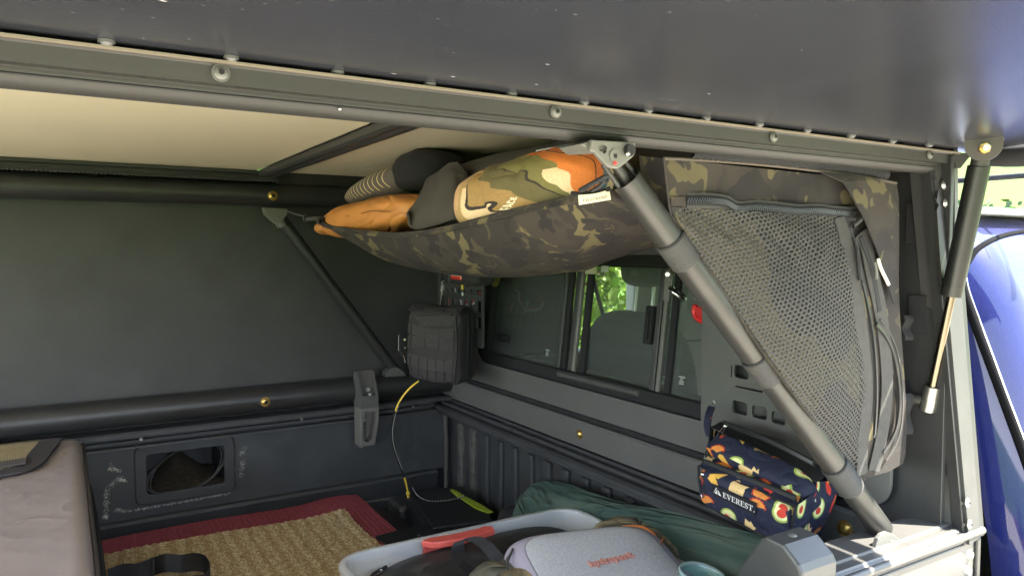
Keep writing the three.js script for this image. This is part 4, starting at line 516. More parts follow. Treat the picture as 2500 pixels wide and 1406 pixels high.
// ------------------------------------------------------------------ triangular camouflage window bag
{
  const bag = thing('window_bag', 'triangular camouflage storage bag with mesh pocket strapped behind the brace pole', 'storage bag');
  const zb = -0.474, bul = (p) => { p.z += 0.022 * Math.exp(-Math.pow((p.x - 0.66) / 0.13, 2) - Math.pow((p.y - 1.54) / 0.11, 2)) + 0.0015 * (fbm(p.x * 30, p.y * 30, 12, 3) - 0.5); return p; };
  const Q = (u, v, off = 0) => onZ(u, v, bul(onZ(u, v, zb)).z + off);   // the outline stays where it was measured, the cloth bulges along the line of sight
  const Lc = [[1621, 386], [1626, 430], [1632, 485], [1640, 530], [1664, 566], [1725, 650], [1788, 745], [1850, 838], [1905, 915], [1960, 990], [2018, 1070], [2062, 1128], [2092, 1158], [2112, 1170]];
  const Rc = [[2190, 446], [2196, 480], [2197, 530], [2197, 600], [2196, 680], [2198, 760], [2204, 840], [2210, 920], [2214, 1000], [2215, 1060], [2212, 1110], [2206, 1132], [2170, 1152], [2140, 1160]];
  const pl = (pts, t) => { const k = t * (pts.length - 1), i = Math.min(pts.length - 2, Math.floor(k)), f = k - i; return [lerp(pts[i][0], pts[i + 1][0], f), lerp(pts[i][1], pts[i + 1][1], f)]; };
  const row = (u, v, L, R) => { const a = pl(L, v), b = pl(R, v); return [lerp(a[0], b[0], u), lerp(a[1], b[1], u)]; };
  const xy = (g, s = 1) => { const p = g.attributes.position, t = g.attributes.uv; for (let i = 0; i < p.count; i++) t.setXY(i, p.getX(i) * s, p.getY(i) * s); return g; };
  mk('bag_front', xy(grid(60, 90, (u, v) => { const [a, b] = row(u, 1 - v, Lc, Rc); const p = Q(a, b); const top = 1 - v; if (top < 0.25) p.z += 0.002 * Math.sin(u * 22) * Math.sin(top * 12); return p; })), camoBag, bag);
  // sides and back: the outline swept away from the opening
  const out = [...Lc.map((p) => Q(...p)), ...Rc.slice().reverse().map((p) => Q(...p))], back = out.map((p, i) => { const b = p.clone(); if (i < 4) { const f = [1560, 1566, 1590, 1625][i], q = onZ(f, [380, 425, 480, 530][i], -0.515); return q; } if (i < Lc.length) { b.z = -0.53; b.x += 0.066; b.y += 0.004; return b; } b.z = -0.55; b.x += 0.012; return b; });
  mk('bag_gusset', grid(out.length, 10, (u, v) => { const i = Math.round(u * out.length) % out.length; const p = out[i].clone().lerp(back[i], v); p.x += 0.004 * Math.sin(Math.PI * v) * (p.x > 0.7 ? 1 : -1); return p; }, 1.4, 0.08), camoBag, bag);
  mk('bag_back', xy(grid(20, 30, (u, v) => { const n = Lc.length, k = Math.round((1 - v) * (n - 1)); const a = back[k], b = back[out.length - 1 - k]; return a.clone().lerp(b, u); })), M.rubber, bag);
  mk('edge_piping', tube([...Lc.slice(0, 5)].map((p) => Q(...p, 0.0012)), 0.0011, 40, 6), mat('dark edge piping', [0.03, 0.025, 0.022], 0.9), bag);
  mk('edge_piping', tube(Lc.slice(3).map((p) => Q(...p, 0.0005)), 0.0022, 60, 8), camoBag, bag);
  mk('edge_piping', tube([[1621, 386], [1700, 390], [1850, 401], [2000, 417], [2100, 429], [2190, 447]].map((p) => Q(...p, 0.001)), 0.0015, 60, 6), mat('brown top piping', [0.07, 0.056, 0.045], 0.9), bag);
  // mesh pocket over a dark inside
  const Lm = [[1640, 506], [1652, 545], [1672, 578], [1728, 660], [1790, 752], [1852, 845], [1908, 922], [1962, 998], [2020, 1078], [2060, 1128], [2082, 1146]];
  const Rm = [[2036, 528], [2046, 560], [2056, 610], [2068, 670], [2082, 740], [2094, 810], [2102, 880], [2106, 950], [2102, 1020], [2094, 1090], [2086, 1142]];
  mk('pocket_inside', xy(grid(50, 60, (u, v) => { const [a, b] = row(u, 1 - v, Lm, Rm); return Q(a, b, 0.0011); })), mat('pocket lining', null, 0.95, { map: rep(tex(256, 256, (u, v) => { const n = fbm(u * 4, v * 4, 131, 4, 4), m = fbm(u * 3, v * 3, 137, 3, 3); const k = 0.45 + 1.1 * n; return m > 0.60 ? [0.13 * k, 0.108 * k, 0.060 * k] : [0.032 * k, 0.031 * k, 0.030 * k]; }, { color: true }), 0.3) }), bag);
  const cell = 0.0054;
  const meshA = tex(64, 110, (u, v) => { const f = (cu, cv) => Math.hypot((u - cu) * 1.0, (v - cv) * 1.72); const d = Math.min(f(0, 0), f(1, 0), f(0, 1), f(1, 1), f(0.5, 0.5)); const k = clamp((d - 0.235) / 0.06); return [k, k, k]; });
  const meshB = tex(64, 110, (u, v) => { const f = (cu, cv) => Math.hypot((u - cu) * 1.0, (v - cv) * 1.72); const d = Math.min(f(0, 0), f(1, 0), f(0, 1), f(1, 1), f(0.5, 0.5)); return clamp(d / 0.45); });
  const mr = (t) => { const c = t.clone(); c.repeat.set(1 / cell, 1 / (cell * 1.4)); c.needsUpdate = true; return c; };
  const wav = (p, u, v) => { p.z += 0.0032 + 0.0045 * Math.sin(Math.PI * u) * Math.sin(Math.PI * v) + 0.0012 * Math.sin(9 * u + 16 * v) + 0.0018 * Math.exp(-Math.pow((v - 0.86 + 0.1 * u) / 0.05, 2)) * Math.sin(u * 40); return p; };
  mk('mesh_pocket', (() => { const g = xy(grid(70, 90, (u, v) => { const [a, b] = row(u, 1 - v, Lm, Rm); return wav(Q(a, b), u, v); })); const t = g.attributes.uv; for (let i = 0; i < t.count; i++) { const x = t.getX(i), y = t.getY(i); const wx = 0.010 * (fbm(x * 14, y * 14, 8, 3) - 0.5), wy = 0.010 * (fbm(x * 14 + 5, y * 14, 9, 3) - 0.5); t.setXY(i, 0.96 * x + 0.26 * y + wx, -0.26 * x + 0.96 * y + wy); } return g; })(), mat('grey perforated mesh', [0.030, 0.0285, 0.026], 0.8, { alphaMap: mr(meshA), alphaTest: 0.5, transparent: false, bumpMap: mr(meshB), bumpScale: 0.0012 }), bag);
  const pathP = (pts, off) => pts.map(([u, v]) => Q(u, v, off));
  const band = (pts, w, off, m, name, parent = bag) => { const c = pathP(pts, off); return mk(name, ribbon(c, w, 0.001, (t, cv) => { const g = cv.getTangent(t); return V(-g.y, g.x, 0).normalize(); }, 70), m, parent); };
  // top zip
  const teethMat = mat('black zip teeth', [0.022, 0.023, 0.026], 0.32);
  const zip = (pts, w, off, step, tooth, name, parent = bag) => { const z = mk(name, ribbon(pathP(pts, off), w, 0.0008, (t, cv) => { const g = cv.getTangent(t); return V(-g.y, g.x, 0).normalize(); }, 70), M.velcro, parent); const cv = new THREE.CatmullRomCurve3(pathP(pts, off + 0.0012), false, 'centripetal'); const L = cv.getLength(), n = Math.floor(L / step), gs = []; for (let i = 0; i < n; i++) { const t = (i + 0.5) / n, p = cv.getPoint(t), g = cv.getTangent(t), nx = V(-g.y, g.x, 0).normalize(), s = i % 2 ? 1 : -1; p.addScaledVector(nx, s * tooth * 0.42); const b = new THREE.BoxGeometry(step * 1.1, tooth, tooth * 0.55); b.applyMatrix4(new THREE.Matrix4().makeBasis(g, nx, g.clone().cross(nx))); gs.push(b.translate(p.x, p.y, p.z)); } mk('zip_teeth', gs, teethMat, z).userData.kind = 'stuff'; return z; };
  const zt = [[1678, 489], [1740, 490], [1775, 495], [1800, 508], [1850, 506], [1900, 510], [1950, 515], [2000, 514], [2040, 519], [2092, 522]];
  band(zt.map(([u, v]) => [u, v + 1]), 0.0135, 0.0022, greyTape, 'zip_tape'); zip(zt, 0.0085, 0.0034, 0.00125, 0.0026, 'top_zip');
  mk('zip_garage', (() => { const p = [[1638, 482], [1676, 480], [1676, 502], [1640, 503]].map(([u, v]) => Q(u, v, 0.003)); return xy(grid(6, 4, (u, v) => p[3].clone().lerp(p[2], u).lerp(p[0].clone().lerp(p[1], u), v))); })(), camoBag, bag);
  // vertical binding, second zip with its dark slot, third zip along the sunny edge
  band([[2046, 530], [2056, 570], [2070, 640], [2084, 720], [2098, 800], [2107, 880], [2112, 950], [2108, 1020], [2100, 1090], [2098, 1160]].map(([u, v]) => [u + 8, v]), 0.0185, 0.0042, greyTape, 'binding_strip');
  band([[2100, 566], [2112, 600], [2124, 660], [2140, 730], [2152, 800], [2160, 880], [2162, 950], [2156, 1020], [2146, 1080], [2130, 1150]].map(([u, v]) => [u + 6, v]), 0.020, 0.0036, greyTape, 'binding_strip');
  band([[2066, 530], [2084, 590], [2100, 660], [2112, 720], [2124, 790], [2133, 860], [2136, 930], [2135, 1000], [2133, 1068]].map(([u, v]) => [u + 4, v]), 0.0040, 0.0056, M.rubber, 'zip_slot');
  zip([[2104, 690], [2116, 740], [2126, 790], [2134, 850], [2138, 910], [2139, 970], [2137, 1020], [2134, 1060]].map(([u, v]) => [u + 4, v]), 0.0035, 0.0062, 0.0012, 0.0014, 'middle_zip');
  mk('zip_slider', [tube(pathP([[2088, 580], [2094, 610], [2098, 650], [2101, 684]], 0.0078), 0.0021, 16, 8), tube(pathP([[2094, 610], [2096, 640]], 0.0098), 0.0012, 8, 8)], M.rubber, bag);
  zip([[2142, 792], [2158, 810], [2176, 842], [2190, 890], [2197, 940], [2199, 990], [2192, 1040], [2176, 1080], [2158, 1106]], 0.0055, 0.0046, 0.0013, 0.0019, 'edge_zip');
  band([[2152, 780], [2176, 815], [2194, 862], [2204, 920], [2207, 985], [2203, 1040], [2190, 1085], [2166, 1125]], 0.0025, 0.0046, greyTape, 'binding_strip');
  // folded-back corner of the storm flap with a zip pull under it
  const ff = [[2000, 420], [2060, 446], [2108, 530], [2140, 610], [2165, 690], [2180, 740]], fr = [[2080, 428], [2150, 440], [2188, 500], [2192, 570], [2188, 650], [2182, 742]];
  mk('storm_flap', xy(shell(30, 40, (u, v) => { const a = pl(ff, v), b = pl(fr, v); const p = Q(lerp(a[0], b[0], u), lerp(a[1], b[1], u), 0.006 + 0.006 * (1 - u) * Math.sin(Math.PI * Math.min(1, v + 0.15))); return p; }, 0.0012)), camoBag, bag);
  band([[2104, 578], [2126, 640], [2140, 700], [2150, 760]], 0.006, 0.0042, M.dark, 'zip_slot');
  mk('pull_tab', [tube(pathP([[2083, 552], [2092, 545], [2102, 536], [2106, 528]], 0.0085), 0.0022, 12, 8)], greyTape, bag);
  mk('white_zip_pull', [tube(pathP([[2145, 632], [2152, 655], [2164, 680], [2171, 695]], 0.0150), 0.0017, 12, 8)], mat('cream cord pull', [0.62, 0.58, 0.48], 0.8), bag);
  mk('pull_tab', [tube(pathP([[2138, 640], [2141, 660], [2140, 682]], 0.0100), 0.0018, 12, 8)], mat('grey pull', [0.12, 0.12, 0.11], 0.7), bag);
  // fuzzy hook tape along the top
  const fz = [[1690, 371], [1760, 376], [1850, 383], [1950, 394], [2050, 406], [2120, 416], [2166, 425]].map(([u, v]) => onZ(u, v, -0.470));
  mk('loop_tape', shell(160, 8, (u, v) => { const c = new THREE.CatmullRomCurve3(fz).getPoint(u); const a = v * 2 * Math.PI, r = 0.0042 + 0.0016 * fbm(u * 130, v * 6, 3, 2) + 0.0008 * hash(u * 160 | 0, v * 8 | 0, 6); c.y += r * Math.cos(a); c.z += 0.7 * r * Math.sin(a); return c; }, 0.0004, 0.4, 0.03), M.velcro, bag);
  // hook strips at the right edge
  for (const [a, b] of [[770, 830], [960, 1060]]) mk('hook_tape', shell(20, 4, (u, v) => { const p = onZ(lerp(2208, 2228, v), lerp(a, b, u), -0.478); p.z += 0.002 * Math.sin(u * 9); return p; }, 0.0015, 0.03, 0.02), M.velcro, bag);
}

// ================================================================== SMALL THINGS IN THE BED
// ------------------------------------------------------------------ black pouch in the far front corner
const pouchM = mat('black pack cloth', null, 0.9, { map: rep(mottled([0.034, 0.031, 0.031], 0.2, 8, 141), 0.2), bumpMap: rep(wrinkle, 0.14), bumpScale: 0.003 });
const webM = mat('black webbing', null, 0.8, { map: rep(mottled([0.045, 0.041, 0.040], 0.2, 16, 142), 0.1), bumpMap: rep(weave, 0.015), bumpScale: 0.0006 });
{
  const p = thing('tool_pouch', 'black pouch with rows of webbing hanging in the far front corner', 'pouch');
  const w = 0.138, h = 0.168, d = 0.087;
  const body = mk('pouch_body', (() => { const g = pillow(w / 2, h / 2, d / 2, 0.28, 0.26, (x, y, z) => 0.012 * (fbm(x * 25 + 3, y * 25 + z * 20, 5, 3) - 0.5), 96, 60); return g; })(), pouchM, p);
  const wav = (x, y) => d / 2 + 0.0015 + 0.0012 * Math.sin(x * 60 + y * 30);
  const strip = (y0, y1, x0, x1, o = 0) => mk('webbing_row', shell(40, 4, (u, v) => { const x = lerp(x0, x1, u), y = lerp(y0, y1, v) + 0.003 * Math.sin(u * 5 + y0 * 90); const k = Math.abs(x) / (w / 2); return [x, y, wav(x, y) + o - 0.010 * Math.pow(k, 6)]; }, 0.0015, x1 - x0, y1 - y0), webM, p);
  strip(0.044, 0.066, -0.066, 0.064); strip(0.020, 0.042, -0.068, 0.064, 0.0015); strip(-0.008, 0.018, -0.068, 0.064, 0.001); strip(-0.052, -0.026, -0.068, 0.062, 0.001);
  for (const [y0, y1, n] of [[-0.024, -0.012, 0], [-0.050, -0.028, 5], [-0.076, -0.054, 5], [0.021, 0.041, 3], [-0.006, 0.017, 3]]) for (let i = 0; i <= n && n; i++) mk('stitch', tube([V(-0.055 + 0.11 * i / n, y0, wav(-0.055 + 0.11 * i / n, y0) + 0.001), V(-0.054 + 0.11 * i / n, y1, wav(-0.055 + 0.11 * i / n, y1) + 0.001)], 0.0008, 4, 5), M.rubber, p);
  mk('top_flap', shell(30, 10, (u, v) => { const a = v * 1.9; return [lerp(-0.064, 0.066, u), h / 2 - 0.016 + 0.020 * Math.sin(a + 0.35) + 0.005 * Math.sin(u * 9) * v, d / 2 + 0.001 - 0.05 * v + 0.003 * fbm(u * 8, v * 5, 61, 3)]; }, 0.002, 0.13, 0.06), pouchM, p);
  mk('side_zip', [tube([V(w / 2 + 0.002, 0.07, 0.012), V(w / 2 + 0.005, 0, 0.014), V(w / 2 + 0.002, -0.07, 0.012)], 0.0018, 20, 6), tube([V(w / 2 + 0.002, 0.07, -0.006), V(w / 2 + 0.005, 0, -0.004), V(w / 2 + 0.002, -0.07, -0.006)], 0.0018, 20, 6)], M.rubber, p);
  mk('binding', tube([V(w / 2 - 0.012, h / 2 - 0.012, d / 2 + 0.001), V(w / 2 - 0.006, 0, d / 2 + 0.001), V(w / 2 - 0.012, -h / 2 + 0.012, d / 2)], 0.002, 30, 6), webM, p);
  const c = V(0.728, 0, -1.425).add(V(0.652, 0, -1.54)).multiplyScalar(0.5).add(V(0.83, 0, -0.55).multiplyScalar(d / 2)); p.position.set(c.x, 1.408, c.z); p.rotation.y = Math.atan2(-0.83, 0.55); p.rotation.z = -0.03;
}
// ------------------------------------------------------------------ slotted panel with wires and small tools behind the pouch
{
  const p = thing('slotted_panel', 'black slotted mounting panel above the black pouch in the corner', 'mounting panel');
  const s = rrect(-1.665, -1.435, 1.40, 1.60, 0.008);
  for (let r = 0; r < 4; r++) for (let k = 0; k < 7; k++) { const z = -1.650 + k * 0.031, y = [1.552, 1.524, 1.492, 1.455][r], hh = [0.026, 0.012, 0.028, 0.028][r]; s.holes.push(rrect(z, z + 0.022, y - hh / 2, y + hh / 2, 0.004, THREE.Path)); }
  mk('panel_plate', flatX(s, 0.003, 0.795), M.panel, p);
  mk('standoff', [rod(V(0.795, 1.59, -1.65), V(0.845, 1.59, -1.65), 0.005), rod(V(0.795, 1.59, -1.45), V(0.845, 1.59, -1.45), 0.005), rod(V(0.795, 1.41, -1.65), V(0.845, 1.41, -1.65), 0.005)], M.rubber, p);
  const wire = (name, label, col, list, grp) => { const t = thing(name, label, 'cable'); const m = mat(name + ' sheath', col, 0.5); list.forEach((pts) => mk('strand', tube(pts.map(([u, v, x]) => onX(u, v, x)), 0.0028, 40, 8), m, t)); };
  wire('red_cable', 'thin red cable looped behind the slotted panel', [0.5, 0.06, 0.05], [[[1098, 690, 0.812], [1104, 716, 0.806], [1118, 722, 0.804], [1128, 734, 0.806], [1142, 738, 0.806], [1158, 735, 0.808], [1170, 724, 0.81], [1172, 712, 0.812]], [[1100, 752, 0.806], [1098, 735, 0.806], [1101, 722, 0.808]]]);
  wire('white_cable', 'thin white cables crossing behind the slotted panel', [0.62, 0.62, 0.6], [[[1102, 690, 0.808], [1112, 700, 0.806], [1113, 715, 0.806], [1122, 730, 0.804], [1130, 741, 0.804], [1146, 743, 0.804], [1160, 738, 0.804], [1166, 722, 0.804]], [[1130, 720, 0.803], [1129, 735, 0.803], [1128, 752, 0.803]]]);
  const tl = thing('screwdriver', 'slim screwdriver hanging left of the slotted panel', 'screwdriver');
  const a = onX(1082, 694, 0.79), b = onX(1079, 711, 0.79), c = onX(1074, 746, 0.79);
  mk('handle', rod(a, b, 0.005, 0.0045, 14), mat('clear grey handle', [0.30, 0.31, 0.30], 0.35), tl); mk('shaft', rod(b, c, 0.0017, 0.0013, 10), M.steel, tl); mk('hook', new THREE.TorusGeometry(0.004, 0.0012, 6, 16).translate(a.x, a.y + 0.004, a.z), M.steel, tl);
  const pen = thing('marker', 'yellow marker pen clipped to the slotted panel', 'marker pen'); const y0 = onX(1129, 693, 0.789), y1 = onX(1129, 707, 0.789), y2 = onX(1129, 722, 0.789);
  mk('barrel', rod(y0, y1, 0.0034, 0.0034, 14), mat('yellow plastic', [0.65, 0.48, 0.04], 0.4), pen); mk('clear_tip', rod(y1.clone().lerp(y2, 0.45), y2, 0.0024, 0.0022, 12), mat('white plastic', [0.7, 0.7, 0.68], 0.4), pen); mk('cap', rod(y0.clone().add(V(0, 0.006, 0)), y0, 0.0026, 0.0036, 12), M.rubber, pen);
  const lp = thing('red_clip_light', 'red clip-on light in a black pouch just under the sling', 'light'); const L = onX(1115, 672, 0.765);
  mk('light_holder', pillow(0.03, 0.026, 0.072, 0.5, 0.5, (x, y, z) => 0.008 * (fbm(x * 40, y * 40 + z * 30, 9, 3) - 0.5)).translate(L.x + 0.028, L.y + 0.003, L.z + 0.018), pouchM, lp);
  const lens = mk('red_lens', box(0.008, 0.020, 0.052, 0.004).translate(L.x, L.y - 0.001, L.z), mat('red lens', [0.62, 0.035, 0.025], 0.25, { clearcoat: 1, clearcoatRoughness: 0.05 }), lp);
  for (const dy of [0.0055, -0.0005]) mk('lens_reflection', box(0.003, 0.0028, 0.045, 0.001).translate(L.x - 0.0035, L.y + dy, L.z - 0.001), mat('painted lens reflection', [0.75, 0.42, 0.33], 0.3), lens);  // pale bars paint the reflections on the lens
  mk('holder_strap', tube([V(L.x, L.y + 0.01, L.z + 0.05), V(L.x + 0.004, L.y - 0.01, L.z + 0.055), V(L.x + 0.01, L.y - 0.022, L.z + 0.03)], 0.005, 16, 8), webM, lp);
  const stc = thing('round_sticker', 'round tan sticker on the rear window glass half hidden by the sling', 'sticker'); const q = onX(1208, 672, 0.868); mk('sticker_disc', rod(V(q.x, q.y, q.z), V(q.x - 0.0008, q.y, q.z), 0.027, 0.027, 36).scale(1, 1, 1), mat('tan paper', null, 0.8, { map: canvasTex(128, 128, (g) => { g.fillStyle = '#b5a062'; g.fillRect(0, 0, 128, 128); g.strokeStyle = '#6b5b30'; g.lineWidth = 3; g.beginPath(); g.arc(64, 64, 56, 0, 7); g.stroke(); g.fillStyle = '#5a4c2c'; for (let i = 0; i < 5; i++) g.fillRect(34 + i * 12, 60 + (i % 2) * 10, 8, 5); }) }), stc);
  const ht = thing('hook_latch', 'small steel hook latch on a dark plate left of the black pouch', 'latch'); const h0 = onX(982, 838, 0.66);
  mk('latch_plate', box(0.018, 0.050, 0.003, 0.001).translate(h0.x + 0.003, h0.y + 0.006, h0.z - 0.002), M.rubber, ht); mk('plate_edge', rod(onX(973, 818, 0.66), onX(972, 860, 0.66), 0.0008), M.steel, ht);
  for (const v of [829, 849]) { const k = onX(988, v, 0.662); mk('screw', rod(k, k.clone().add(V(-0.001, 0, 0.003)), 0.0038, 0.003, 16), M.chrome, ht); }
  mk('hook', tube([onX(966, 862, 0.655), onX(972, 858, 0.655), onX(980, 862, 0.655), onX(987, 874, 0.655), onX(990, 886, 0.655)], 0.0022, 20, 8), M.chrome, ht);
}
// ------------------------------------------------------------------ yellow and black cord hanging from the pouch
{
  const c = thing('tie_cord', 'thin cord, yellow at both ends and black between, hanging from the pouch', 'cord');
  const z = -1.50, P = [[1022, 930], [1002, 946], [985, 965], [971, 988], [963, 1012], [957, 1040], [956, 1065], [960, 1092], [970, 1122], [982, 1152], [991, 1180], [996, 1204]].map(([u, v], i) => onZ(u, v, z - 0.006 * i));
  const cv = new THREE.CatmullRomCurve3(P), part = (a, b, n) => Array.from({ length: n }, (_, i) => cv.getPoint(lerp(a, b, i / (n - 1))));
  const ye = mat('yellow cord sheath', [0.72, 0.52, 0.05], 0.45), bl = mat('black cord sheath', [0.02, 0.02, 0.02], 0.25, { clearcoat: 1 });
  mk('yellow_end', tube(part(0, 0.33, 14), 0.0021, 40, 8), ye, c); mk('black_length', tube(part(0.33, 0.86, 20), 0.0019, 60, 8), bl, c); mk('painted_highlight', tube(part(0.3, 0.80, 20).map((p) => p.add(V(0.0016, 0, 0.001))), 0.0009, 60, 6), mat('painted cord highlight', [0.42, 0.42, 0.36], 0.3, { clearcoat: 1 }), c);  // pale tube paints the white highlight along the black cord
  mk('yellow_tip', [tube(part(0.86, 1, 8), 0.0022, 20, 8), new THREE.SphereGeometry(0.0052, 14, 10).scale(1, 0.9, 1).translate(...P[11].toArray()), rod(P[11].clone().add(V(0, -0.003, 0)), P[11].clone().add(V(0, -0.010, 0)), 0.002, 0.003, 8)], ye, c);
}
// ------------------------------------------------------------------ coiled black cable in the storage pocket
{
  const c = thing('cable_coil', 'coil of thin black cable lying in the bed side pocket', 'cable'); const m = mat('black cable', [0.022, 0.022, 0.022], 0.35);
  const P = (k, s) => Array.from({ length: 26 }, (_, i) => { const a = i / 26 * 2 * Math.PI; return V(0.214 + 0.079 * s * Math.cos(a + k) + 0.004 * Math.sin(3 * a + k), 1.147 + 0.046 * s * Math.sin(a + k) + 0.018 * Math.cos(a + k) * 0.9 + 0.002 * Math.sin(2 * a), -1.703 - 0.03 * clamp(Math.sin(a + k) + 0.5) * 0.5 - 0.004 * k); });
  mk('loop', tube(P(0.0, 0.97), 0.0013, 90, 6, true), m, c); mk('loop', tube(P(0.35, 0.93), 0.0012, 90, 6, true), m, c); mk('loop', tube(P(-0.3, 0.99), 0.0012, 90, 6, true), m, c);
}
// ------------------------------------------------------------------ food-print pouch hanging on the front wall, with the slotted panel behind it
{
  const sp = thing('slotted_panel', 'grey-green slotted panel right of the rear window behind the brace pole', 'mounting panel');
  const s = rrect(-0.800, -0.50, 1.315, 1.585, 0.035); const H = (u0, u1, v0, v1, r) => { const a = onX(u0, v0, 0.822), b = onX(u1, v1, 0.822); s.holes.push(rrect(Math.min(a.z, b.z), Math.max(a.z, b.z), Math.min(a.y, b.y), Math.max(a.y, b.y), r, THREE.Path)); };
  H(1793, 1831, 974, 1016, 0.006); H(1841, 1880, 986, 1027, 0.006); H(1889, 1925, 1000, 1040, 0.006); H(1800, 1870, 945, 953, 0.002); H(1798, 1834, 888, 928, 0.006); H(1790, 1794, 890, 922, 0.0005); H(1843, 1880, 898, 935, 0.006); H(1800, 1925, 1060, 1072, 0.002);
  mk('panel_plate', flatX(s, 0.004, 0.822), M.front, sp);
  mk('panel_spacer', boxAt(0.826, 0.84, 1.33, 1.345, -0.79, -0.51, 0.002), M.rubber, sp);
}
const navyTex = canvasTex(1024, 1024, (g, W, Hh) => {
  g.fillStyle = '#1d2238'; g.fillRect(0, 0, W, Hh); for (let i = 0; i < 900; i++) { g.fillStyle = `rgba(${rr(60, 110)},${rr(70, 110)},${rr(120, 150)},0.25)`; g.beginPath(); g.arc(rr(0, W), rr(0, Hh), rr(1, 3), 0, 7); g.fill(); }
  const draw = {
    avo(r) { g.fillStyle = '#9db04e'; g.beginPath(); g.ellipse(0, 0, r * 0.72, r, 0, 0, 7); g.fill(); g.fillStyle = '#dfe0a0'; g.beginPath(); g.ellipse(0, 0, r * 0.58, r * 0.84, 0, 0, 7); g.fill(); g.fillStyle = '#c23a26'; g.beginPath(); g.ellipse(0, r * 0.22, r * 0.32, r * 0.34, 0, 0, 7); g.fill(); },
    taco(r) { g.fillStyle = '#b23325'; for (let i = 0; i < 9; i++) { const a = Math.PI + i / 8 * Math.PI; g.beginPath(); g.arc(Math.cos(a) * r, Math.sin(a) * r * 0.75, r * 0.17, 0, 7); g.fill(); } g.fillStyle = '#d98a3e'; g.beginPath(); g.ellipse(0, 0, r, r * 0.75, 0, Math.PI, 2 * Math.PI); g.fill(); g.fillStyle = '#c4712f'; for (let i = 0; i < 14; i++) { g.beginPath(); g.arc(rr(-0.7, 0.7) * r, -rr(0.08, 0.5) * r, r * 0.035, 0, 7); g.fill(); } },
    chili(r) { g.fillStyle = '#d23b2e'; g.beginPath(); g.moveTo(-r * 0.2, -r * 0.7); g.quadraticCurveTo(-r * 0.8, r * 0.2, -r * 0.1, r); g.quadraticCurveTo(r * 0.5, r * 0.8, r * 0.25, r * 0.2); g.quadraticCurveTo(0, -r * 0.2, r * 0.25, -r * 0.7); g.fill(); g.fillStyle = '#e2583e'; g.fillRect(-r * 0.3, -r * 0.95, r * 0.65, r * 0.3); g.save(); g.rotate(-0.9); g.fillStyle = '#d9a53c'; g.fillRect(r * 0.2, -r * 0.25, r * 0.9, r * 0.34); g.restore(); },
    chip(r) { g.fillStyle = '#e0c084'; g.lineJoin = 'round'; g.beginPath(); g.moveTo(-r * 0.15, -r * 0.9); g.lineTo(r * 0.25, -r * 0.5); g.lineTo(r * 0.5, -r * 0.72); g.lineTo(r * 0.62, -r * 0.15); g.lineTo(r * 0.9, 0); g.quadraticCurveTo(r * 0.55, r * 0.3, r * 0.1, r * 0.45); g.lineTo(-r * 0.1, r * 0.8); g.quadraticCurveTo(-r * 0.75, r * 0.6, -r * 0.8, r * 0.1); g.quadraticCurveTo(-r * 0.5, -r * 0.3, -r * 0.15, -r * 0.9); g.fill(); g.fillStyle = 'rgba(120,80,30,0.5)'; g.fillRect(-r * 0.1, -r * 0.05, r * 0.2, r * 0.05); },
    drop(r) { g.fillStyle = '#dfae4a'; g.beginPath(); g.moveTo(-r * 0.5, -r * 0.6); g.quadraticCurveTo(r * 0.2, -r, r * 0.45, 0); g.quadraticCurveTo(r * 0.5, r * 0.7, r * 0.3, r); g.quadraticCurveTo(-r * 0.1, r * 0.2, -r * 0.5, -r * 0.6); g.fill(); },
    lime(r) { g.fillStyle = '#8fa648'; g.beginPath(); g.arc(0, 0, r, 0, Math.PI); g.fill(); g.fillStyle = '#c9d696'; g.beginPath(); g.arc(0, 0, r * 0.8, 0, Math.PI); g.fill(); },
    burger(r) { g.fillStyle = '#dca24a'; g.beginPath(); g.ellipse(0, -r * 0.2, r, r * 0.6, 0, Math.PI, 7); g.fill(); g.fillStyle = '#88a048'; g.fillRect(-r, -r * 0.22, 2 * r, r * 0.22); g.fillStyle = '#c94a35'; g.fillRect(-r * 0.95, 0, 1.9 * r, r * 0.25); g.fillStyle = '#e6c98c'; g.fillRect(-r * 0.9, r * 0.22, 1.8 * r, r * 0.25); },
  };
  const keys = ['chip', 'avo', 'taco', 'chili', 'drop', 'lime', 'burger', 'avo', 'taco'];
  const n = 6; let k = 0; for (let j = 0; j < n; j++) for (let i = 0; i < n; i++) { const x = (i + 0.5 + (j % 2) * 0.4 + rr(-0.12, 0.12)) / n * W, y = (j + 0.5 + rr(-0.12, 0.12)) / n * Hh, a = rr(-1.2, 1.2), key = keys[(k++ * 5 + j) % keys.length], r = rr(56, 80); const sv = seed; for (const dx of [-W, 0, W]) for (const dy of [-Hh, 0, Hh]) { seed = sv; g.save(); g.translate(x + dx, y + dy); g.rotate(a); draw[key](r); g.restore(); } }
});
navyTex.wrapS = navyTex.wrapT = THREE.RepeatWrapping; navyTex.repeat.set(1 / 0.21, 1 / 0.21);
